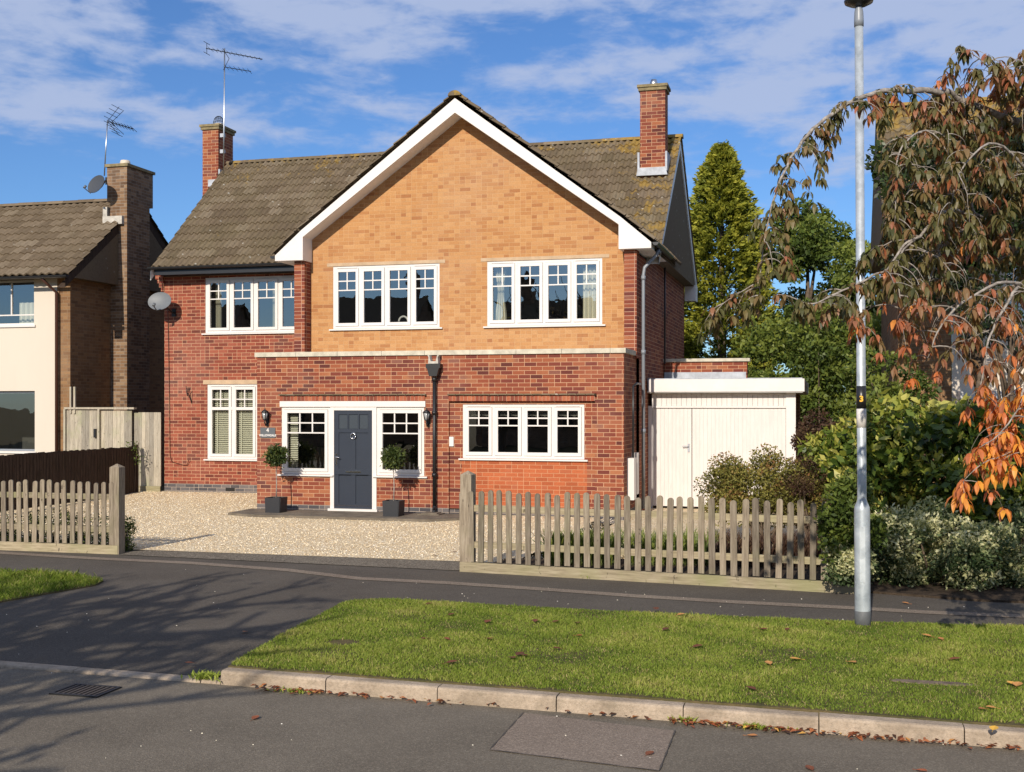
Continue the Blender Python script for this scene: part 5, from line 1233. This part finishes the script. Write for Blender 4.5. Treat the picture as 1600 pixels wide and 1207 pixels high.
for li,(pts,rad) in enumerate(limb):
    rad=[q_*.78 for q_ in rad] if li else rad
    P,R_=smooth_path(pts,rad); wig=[p+Vector((rr.gauss(0,.3),rr.gauss(0,.3),rr.gauss(0,.3)))*min(.03,r_*.9) for p,r_ in zip(P,R_)]
    m.tube(wig,R_,8 if rad[0]>.03 else 6,tint=.5)
    if li==0: continue
    acc=0
    for i in range(1,len(wig)):
        acc+=(wig[i]-wig[i-1]).length
        q=wig[i]; off=(q-Vector((0,0,CZ))); fx=off.x*cos(TH)+off.y*sin(TH); fd=-off.x*sin(TH)+off.y*cos(TH); px=800+F*fx/max(fd,.1)
        if px>1750: continue
        gap=.105 if px>1380 else .08
        while acc>gap:
            acc-=gap; Lt=rr.uniform(.15,.55) if px>1400 else rr.uniform(.08,.42)
            a=rr.uniform(0,6.28); d=Vector((cos(a),sin(a),rr.uniform(-.3,.7)))
            tp=add_twig(q,d,Lt,.0055,1)
            if px>1380 and rr.random()<.75:
                for _ in range(2): j=rr.randint(2,6); a=rr.uniform(0,6.28); add_twig(tp[j],Vector((cos(a),sin(a),.2)),rr.uniform(.12,.4),.0035,2)
    twigs.append((wig[len(wig)*2//3:],0)) if rad[-1]<.01 else None
m.build('branches',m_bark,CT)
# leaves: each cluster a whorl of drooping folded leaves
LV=[];LT=[]
def leafshape(base,dirv,L,W,bend):
    d=dirv.normalized(); s=d.cross(Vector((0,0,1)))
    if s.length<.1: s=Vector((1,0,0))
    s.normalize(); up=s.cross(d).normalized(); rows=[(0,0),(.22,.62),(.5,1.0),(.78,.62),(1.0,.0)]
    mid=[];l=[];r_=[]
    for t,w in rows:
        dd=(d+Vector((0,0,-bend*t))).normalized(); c=base+dd*(L*t)
        mid.append(c); l.append(c+s*(W*w*.5)+up*(W*w*.13)); r_.append(c-s*(W*w*.5)+up*(W*w*.13))
    out=[]
    for i in range(len(rows)-1):
        out.append((mid[i],l[i],l[i+1],mid[i+1])); out.append((mid[i],mid[i+1],r_[i+1],r_[i]))
    return out
def cluster(p,n,scale,tone):
    a0=rr.uniform(0,6.28); e0=rr.uniform(-.45,.1)
    for i in range(n):
        a=a0+i*2.4+rr.uniform(-.3,.3); el=e0+rr.uniform(-.3,.3)
        d=Vector((cos(a)*cos(el),sin(a)*cos(el),sin(el))); L=scale*rr.uniform(.7,1.2)
        t=min(1,max(0,tone+rr.gauss(0,.09)))
        for q in leafshape(p+Vector((rr.gauss(0,.008),rr.gauss(0,.008),rr.gauss(0,.01))),d,L,L*rr.uniform(.28,.37),rr.uniform(.7,2.0)): LV.append([tuple(x) for x in q]); LT.append(t)
def proj(q):
    fx=q.x*cos(TH)+q.y*sin(TH); fd=-q.x*sin(TH)+q.y*cos(TH); return 800+F*fx/fd, HY-F*(q.z-CZ)/fd
cnt=0
for pts,lvl in twigs:
    nn=len(pts)
    for i in range(1,nn):
        px,py=proj(pts[i])
        if px>1680: 
            if rr.random()<.5: continue
        dens=.30 if px>1380 else .42
        if lvl==0: dens*=.7
        if i==nn-1 or rr.random()<dens:
            # colour: outer lower branches have turned orange, upper inner ones olive brown
            z=pts[i].z; x=pts[i].x
            if px>1430 and 380<py<600 and rr.random()<.5: continue
            tone=.28+rr.gauss(0,.1)
            if rr.random()<.2: tone=.6
            if z<2.9 and px>1330: tone=max(tone,.45+.33*rr.random())
            if z<2.3 and px>1400: tone=.80+.16*rr.random()
            if z>4.4 and rr.random()<.3: tone=.62
            if px<1330: tone=min(tone,.46)-.02+ (.2 if rr.random()<.12 else 0)
            cluster(pts[i],rr.randint(6,9) if i==nn-1 else rr.randint(4,7),.104 if px>1380 else .095,tone); cnt+=1
raw_mesh('foliage',np.array(LV),4,m_cherry,np.array(LT),CT)
print('cherry clusters',cnt,'quads',len(LV))

# ---- fallen leaves
def leaf_obj(px,py,z,sz,tone,rot,curl=.5):
    q=PG(px,py,z); c=Vector((q[0],q[1],z+.008)); me=MB(); d=Vector((cos(rot),sin(rot),.12)); s=Vector((-sin(rot),cos(rot),.0)); 
    pr=[(-.5,0,0),(-.25,.26,0),(.05,.34,0),(.3,.2,0),(.5,0,0)]
    for (a,w,_),(b_,w2,_) in zip(pr,pr[1:]):
        za,zb=curl*.22*(abs(a)*1.2)**2+.02,curl*.22*(abs(b_)*1.2)**2+.02
        for sg in (1,-1):
            me.face([Vector((0,0,za*sz))+d*a*sz,Vector((0,0,(za+w*curl*.55)*sz))+d*a*sz+s*w*sz*sg,Vector((0,0,(zb+w2*curl*.55)*sz))+d*b_*sz+s*w2*sz*sg,Vector((0,0,zb*sz))+d*b_*sz],tone)
    me.tube([-d*.5*sz+Vector((0,0,.02*sz)),-d*.8*sz+Vector((0,0,.05*sz))],.0015,4,tone)
    o=me.build('fallen_leaf',m_litter,None,False); o.location=c; return o
GL=[(335+335,945,.2),(705,962,.15),(698,1000,.35),(765,1000,.4),(762,973,.3),(836,972,.25),(868,973,.2),(904,995,.5),(902,975,.3),(812,1024,.15),(820,1026,.2),(800,1030,.25),(706,1037,.2),(664,1000,.3),(1040,985,.15),(1064,962,.75),(1192,985,.35),(1201,1038,.8),(1243,1032,.85),(1331,1037,.8),(1174,1078,.15),(1448,995,.75),(1470,1000,.7),(1492,1032,.3),(1535,1110,.6),(1549,1108,.8),(1580,1070,.9),(1590,1072,.8),(1553,1141,.98),(1025,953,.2),(1294,976,.2),(870,1015,.2),(1090,1012,.2),(1230,985,.25)]
RED_=random.Random(4)
for (x_,y_,t_) in GL:
    o=leaf_obj(x_,y_,.028,RED_.uniform(.07,.11),t_,RED_.uniform(0,6.28)); 
    if t_>=.95: tag(o,'bright yellow fallen leaf on the grass edge just behind the kerb','leaf','leaves fallen on the grass verge')
    elif t_>=.6: tag(o,'orange fallen leaf lying on the mown grass verge','leaf','leaves fallen on the grass verge')
    else: tag(o,'brown fallen leaf lying on the mown grass verge','leaf','leaves fallen on the grass verge')
for (x_,y_,t_,z_) in [(383,989,.6,-.01),(296,1038,.3,-.06),(399,1124,.4,ZR),(1265,1203,.3,ZR),(1015,1180,.3,ZR),(1415,944,.7,0),(710,864,.15,.012),(680,869,.15,.012),(1440,1207,.5,ZR),(1175,1152,.7,ZR)]:
    o=leaf_obj(x_,y_,z_,.08,t_,RED_.uniform(0,6.28)); tag(o,'single curled leaf lying on the bare '+('road' if z_==ZR else ('gravel' if z_==.012 else 'pavement')),'leaf','leaves scattered on paving')
V=[];T=[]
def litter(px0,px1,n,dens_dep=.05):
    for _ in range(n):
        x=RED_.uniform(px0,px1); yk=1070+(x-340)*(1172-1070)/1260; q=PG(x,yk,ZR); y0=ky(q[0])-abs(RED_.gauss(0,dens_dep))-.012; c=Vector((q[0],y0,ZR+.012+RED_.random()*.02)); a=RED_.uniform(0,6.28); sz=RED_.uniform(.03,.075); t=min(1,max(0,RED_.gauss(.42,.22)))
        d=Vector((cos(a),sin(a),RED_.uniform(-.2,.4)))*sz*.5; s=Vector((-sin(a),cos(a),RED_.uniform(-.3,.3)))*sz*.25; u=Vector((0,0,sz*.12))
        V.append([c-d,c+s+u,c+d,c-s+u]); T.append(t)
litter(395,520,45); litter(520,700,36); litter(700,880,8,.03); litter(880,1060,14,.03); litter(1040,1130,36); litter(1120,1330,85); litter(1330,1450,38); litter(1450,1640,45)
o=raw_mesh('leaf_litter',np.array([[tuple(p) for p in q] for q in V]),4,m_litter,np.array(T)); tag(o,'drift of red and brown leaves along the foot of the kerb','leaf litter',kind='stuff')
# tiny pale stones on the tarmac
V=[];Fx=[];T=[]
r5=random.Random(9)
for i in range(80):
    if i<60: x,y=r5.uniform(0,1600),0; py=r5.uniform(880,1040) if x<520 else r5.uniform(905,945)+(x-560)*.045
    else: x=r5.uniform(0,1600); py=r5.uniform(1100,1207)+ (60 if x>1000 else 0)
    z=-.002 if py<1045 else ZR; q=PG(x,py,z); s=r5.uniform(.004,.008); b=len(V)
    if py<1060 and (q[1]<11.9 and q[0]>-4.95): continue
    zz=pavez(*q) if py<1045 else ZR
    for v in octv: V.append((q[0]+v[0]*s,q[1]+v[1]*s,zz+.003+v[2]*s))
    Fx+= [tuple(b+k for k in f_) for f_ in octf]; T+=[.85+.15*r5.random()]*4
tag(idx_mesh('stray_gravel',np.array(V),np.array(Fx),m_stones,np.array(T)),'stray pale gravel chips scattered over the tarmac','gravel',kind='stuff')

# =================================================================== ACROSS THE ROAD (seen only as reflections and cast shadows)
def far_house(x0,x1,y0,y1,label,ez,rz,cx_=None):
    R=root('opposite_house',label,'house',((x0+x1)/2,y1,0)); ym=(y0+y1)/2
    m=MB(); m.box(x0,x1,y0,y1,-.1,ez); m.prism([(y0,ez+.001),(ym,rz-.1),(y1,ez+.001)],x0+.01,x1-.01,axis='x'); m.build('wall',m_chim,R)
    m=MB(); 
    m.prism([(y0-.3,ez-.05),(ym,rz),(y1+.3,ez-.05),(y1+.3,ez+.05),(ym,rz+.14),(y0-.3,ez+.05)],x0-.2,x1+.2,axis='x'); ro=m.build('roof',m_tilen,R)
    if cx_ is not None: m=MB(); m.box(cx_-.35,cx_+.35,ym-.3,ym+.3,rz-.6,rz+1.4); m.lathe([(.13,rz+1.4),(.11,rz+1.75)],(cx_,ym,0),10); m.build('chimney',m_chim,ro)
    for wx in (x0+1.3,x0+4.6): 
        for z in (.9,3.5):
            m=MB(); m.box(wx,wx+2,y1+.001,y1+.03,z,z+1.2); m.build('window',m_dark,R)
far_house(-30.5,-22.6,-24,-16,'brown brick house across the road reflected in the left upstairs windows',5.0,8.3,-23.4)
far_house(-17.5,-9.0,-24,-16,'brown brick house across the road reflected in the right upstairs window',5.0,7.9,-16.5)
far_house(-46,-36,-24,-16,'brown brick house far down the opposite side of the road',5.0,8.3,-38)
far_house(-4,5,-24,-16,'brown brick house directly behind the viewpoint across the road',5.0,8.0,3)
def bare_tree(name,label,base,h,seed,spread=1.0,lv=4,leaves=0,lean=(0,0),r0=.17,droop=0,fall=.62,lsz=.11):
    R=root(name,label,'tree',base); m=MB(); r_=random.Random(seed); tips=[]
    def br(p,d,L,r,l):
        pts=[Vector(p)];v=Vector(d).normalized();n=5
        for i in range(n):
            v=(v+Vector((r_.gauss(0,.13),r_.gauss(0,.13),r_.gauss(0,.08)+(.05 if l<2 else -droop)))).normalized(); pts.append(pts[-1]+v*L/n)
        m.tube(pts,[r*(1-.5*i/n) for i in range(n+1)],6 if l<2 else 4,cap=False)
        if l>=lv: tips.append(pts[-1]); return
        for k in range(3 if l<1 else (4 if l<3 else 3)):
            q=pts[r_.randint(2,n)] if k else pts[-1]; a=r_.uniform(0,6.28); 
            nd=(v*.75+Vector((cos(a)*spread,sin(a)*spread,r_.uniform(-.05,.45)))*.75).normalized(); br(q,nd,L*r_.uniform(.62,.82),r*fall,l+1)
    br(base,Vector((lean[0],lean[1],1)),h*.36,r0,0)
    m.build('branches',m_barkd,R)
    if leaves:
        T_=np.array([tuple(t) for t in tips]); idx=RNG.integers(0,len(T_),leaves); c=T_[idx]+RNG.normal(0,.16,(leaves,3)); raw_mesh('foliage',leaf_quads(c,lsz),4,m_cherry,RNG.random(leaves)*.6,R)
bare_tree('street_tree','half bare street tree on the near verge casting branch shadows over the drive crossing',(-8.5,-.7,-.15),8.2,5,1.05,5,900,lean=(.02,0),r0=.22,fall=.73,lsz=.15)
bare_tree('street_tree','bare street tree across the road reflected in the right upstairs window',(-13.5,-6.5,-.1),9.5,8,1.0,4,0)

# =================================================================== LIGHT, SKY, CAMERA
EL=radians(27); AZ=radians(3)
sd=Vector((sin(AZ)*cos(EL),cos(AZ)*cos(EL),-sin(EL)))
sl=bpy.data.lights.new('sun','SUN'); sl.energy=4.5; sl.angle=radians(.5); sl.color=(1,.91,.78)
so=bpy.data.objects.new('sun',sl); C.objects.link(so); so.rotation_euler=sd.to_track_quat('-Z','Y').to_euler(); so.location=(-5,-20,20)
W=bpy.data.worlds.new('World'); S.world=W; W.use_nodes=True; t=W.node_tree; t.nodes.clear()
def wn(typ,**k):
    n=t.nodes.new(typ)
    for a,b_ in k.items(): setattr(n,a,b_)
    return n
out=wn('ShaderNodeOutputWorld'); bg=wn('ShaderNodeBackground'); sky=wn('ShaderNodeTexSky',sky_type='NISHITA'); sky.sun_disc=False; sky.sun_elevation=EL; sky.sun_rotation=pi+AZ; sky.altitude=60; sky.air_density=1.0; sky.dust_density=.35; sky.ozone_density=2.2
tc=wn('ShaderNodeTexCoord'); sep=wn('ShaderNodeSeparateXYZ'); t.links.new(tc.outputs['Generated'],sep.inputs[0])
def wm_(op,a,b_=None,cl=False):
    n=wn('ShaderNodeMath',operation=op,use_clamp=cl)
    for i,v in enumerate((a,b_)):
        if v is None: continue
        if hasattr(v,'is_output'): t.links.new(v,n.inputs[i])
        else: n.inputs[i].default_value=v
    return n.outputs[0]
# clouds: broken altocumulus, thicker to the north-east, thinning out towards the horizon
nv=wn('ShaderNodeVectorMath',operation='NORMALIZE'); t.links.new(tc.outputs['Generated'],nv.inputs[0])
def wnoise(scale,detail,rough,stretch,off=(0,0,0),dist=0):
    mp=wn('ShaderNodeMapping'); mp.inputs['Scale'].default_value=stretch; mp.inputs['Location'].default_value=off; mp.inputs['Rotation'].default_value=(0,radians(-7),0); t.links.new(nv.outputs[0],mp.inputs[0])
    n=wn('ShaderNodeTexNoise'); n.inputs['Scale'].default_value=scale; n.inputs['Detail'].default_value=detail; n.inputs['Roughness'].default_value=rough; n.inputs['Distortion'].default_value=dist; t.links.new(mp.outputs[0],n.inputs[0]); return n.outputs[0]
n1=wnoise(6.5,7,.55,(1,1,3.4),(3.1,1.2,.3),.3); n2=wnoise(21,5,.6,(1,1,2.6),(1.3,7.7,0),.25); n3=wnoise(2.2,2,.5,(1,1,2.4),(5.2,.4,1.1))
band=wn('ShaderNodeMapRange',interpolation_type='SMOOTHSTEP'); t.links.new(sep.outputs[2],band.inputs[0]); band.inputs[1].default_value=.13; band.inputs[2].default_value=.24; band.inputs[3].default_value=-.16; band.inputs[4].default_value=.05
east=wn('ShaderNodeMapRange',interpolation_type='SMOOTHSTEP'); t.links.new(sep.outputs[0],east.inputs[0]); east.inputs[1].default_value=-.45; east.inputs[2].default_value=.15; east.inputs[3].default_value=-.02; east.inputs[4].default_value=.075
cl=wm_('ADD',wm_('ADD',wm_('MULTIPLY',n1,.70),wm_('MULTIPLY',n2,.34)),wm_('MULTIPLY',n3,.22))
south=wn('ShaderNodeMapRange',interpolation_type='SMOOTHSTEP'); t.links.new(sep.outputs[1],south.inputs[0]); south.inputs[1].default_value=.1; south.inputs[2].default_value=-.5; south.inputs[3].default_value=0; south.inputs[4].default_value=.10
cl=wm_('ADD',wm_('ADD',wm_('ADD',cl,band.outputs[0]),east.outputs[0]),south.outputs[0])
mr=wn('ShaderNodeMapRange',interpolation_type='SMOOTHSTEP'); t.links.new(cl,mr.inputs[0]); mr.inputs[1].default_value=.60; mr.inputs[2].default_value=.78; mr.inputs[3].default_value=0; mr.inputs[4].default_value=.85
tn=wn('ShaderNodeMix',data_type='RGBA',blend_type='MULTIPLY'); tn.inputs[0].default_value=1; t.links.new(sky.outputs[0],tn.inputs[6]); tn.inputs[7].default_value=(.60,.88,1.28,1)
mx=wn('ShaderNodeMix',data_type='RGBA'); t.links.new(mr.outputs[0],mx.inputs[0]); t.links.new(tn.outputs[2],mx.inputs[6]); mx.inputs[7].default_value=(5.0,5.9,8.2,1)
t.links.new(mx.outputs[2],bg.inputs[0]); bg.inputs[1].default_value=.080; t.links.new(bg.outputs[0],out.inputs[0])

cam=bpy.data.cameras.new('camera'); co=bpy.data.objects.new('camera',cam); C.objects.link(co); co.location=(0,0,CZ); co.rotation_euler=(pi/2,0,TH)
cam.sensor_width=36; cam.lens=F/1600*36; cam.shift_y=(HY-603.5)/1600; cam.clip_end=2000; cam.clip_start=.1
S.camera=co
S.render.resolution_x=1024; S.render.resolution_y=772
S.view_settings.view_transform='Standard'; S.view_settings.look='None'; S.view_settings.exposure=.2; S.view_settings.gamma=1
S.render.engine='CYCLES'
for o in bpy.data.objects:
    if '_w' in o: del o['_w']
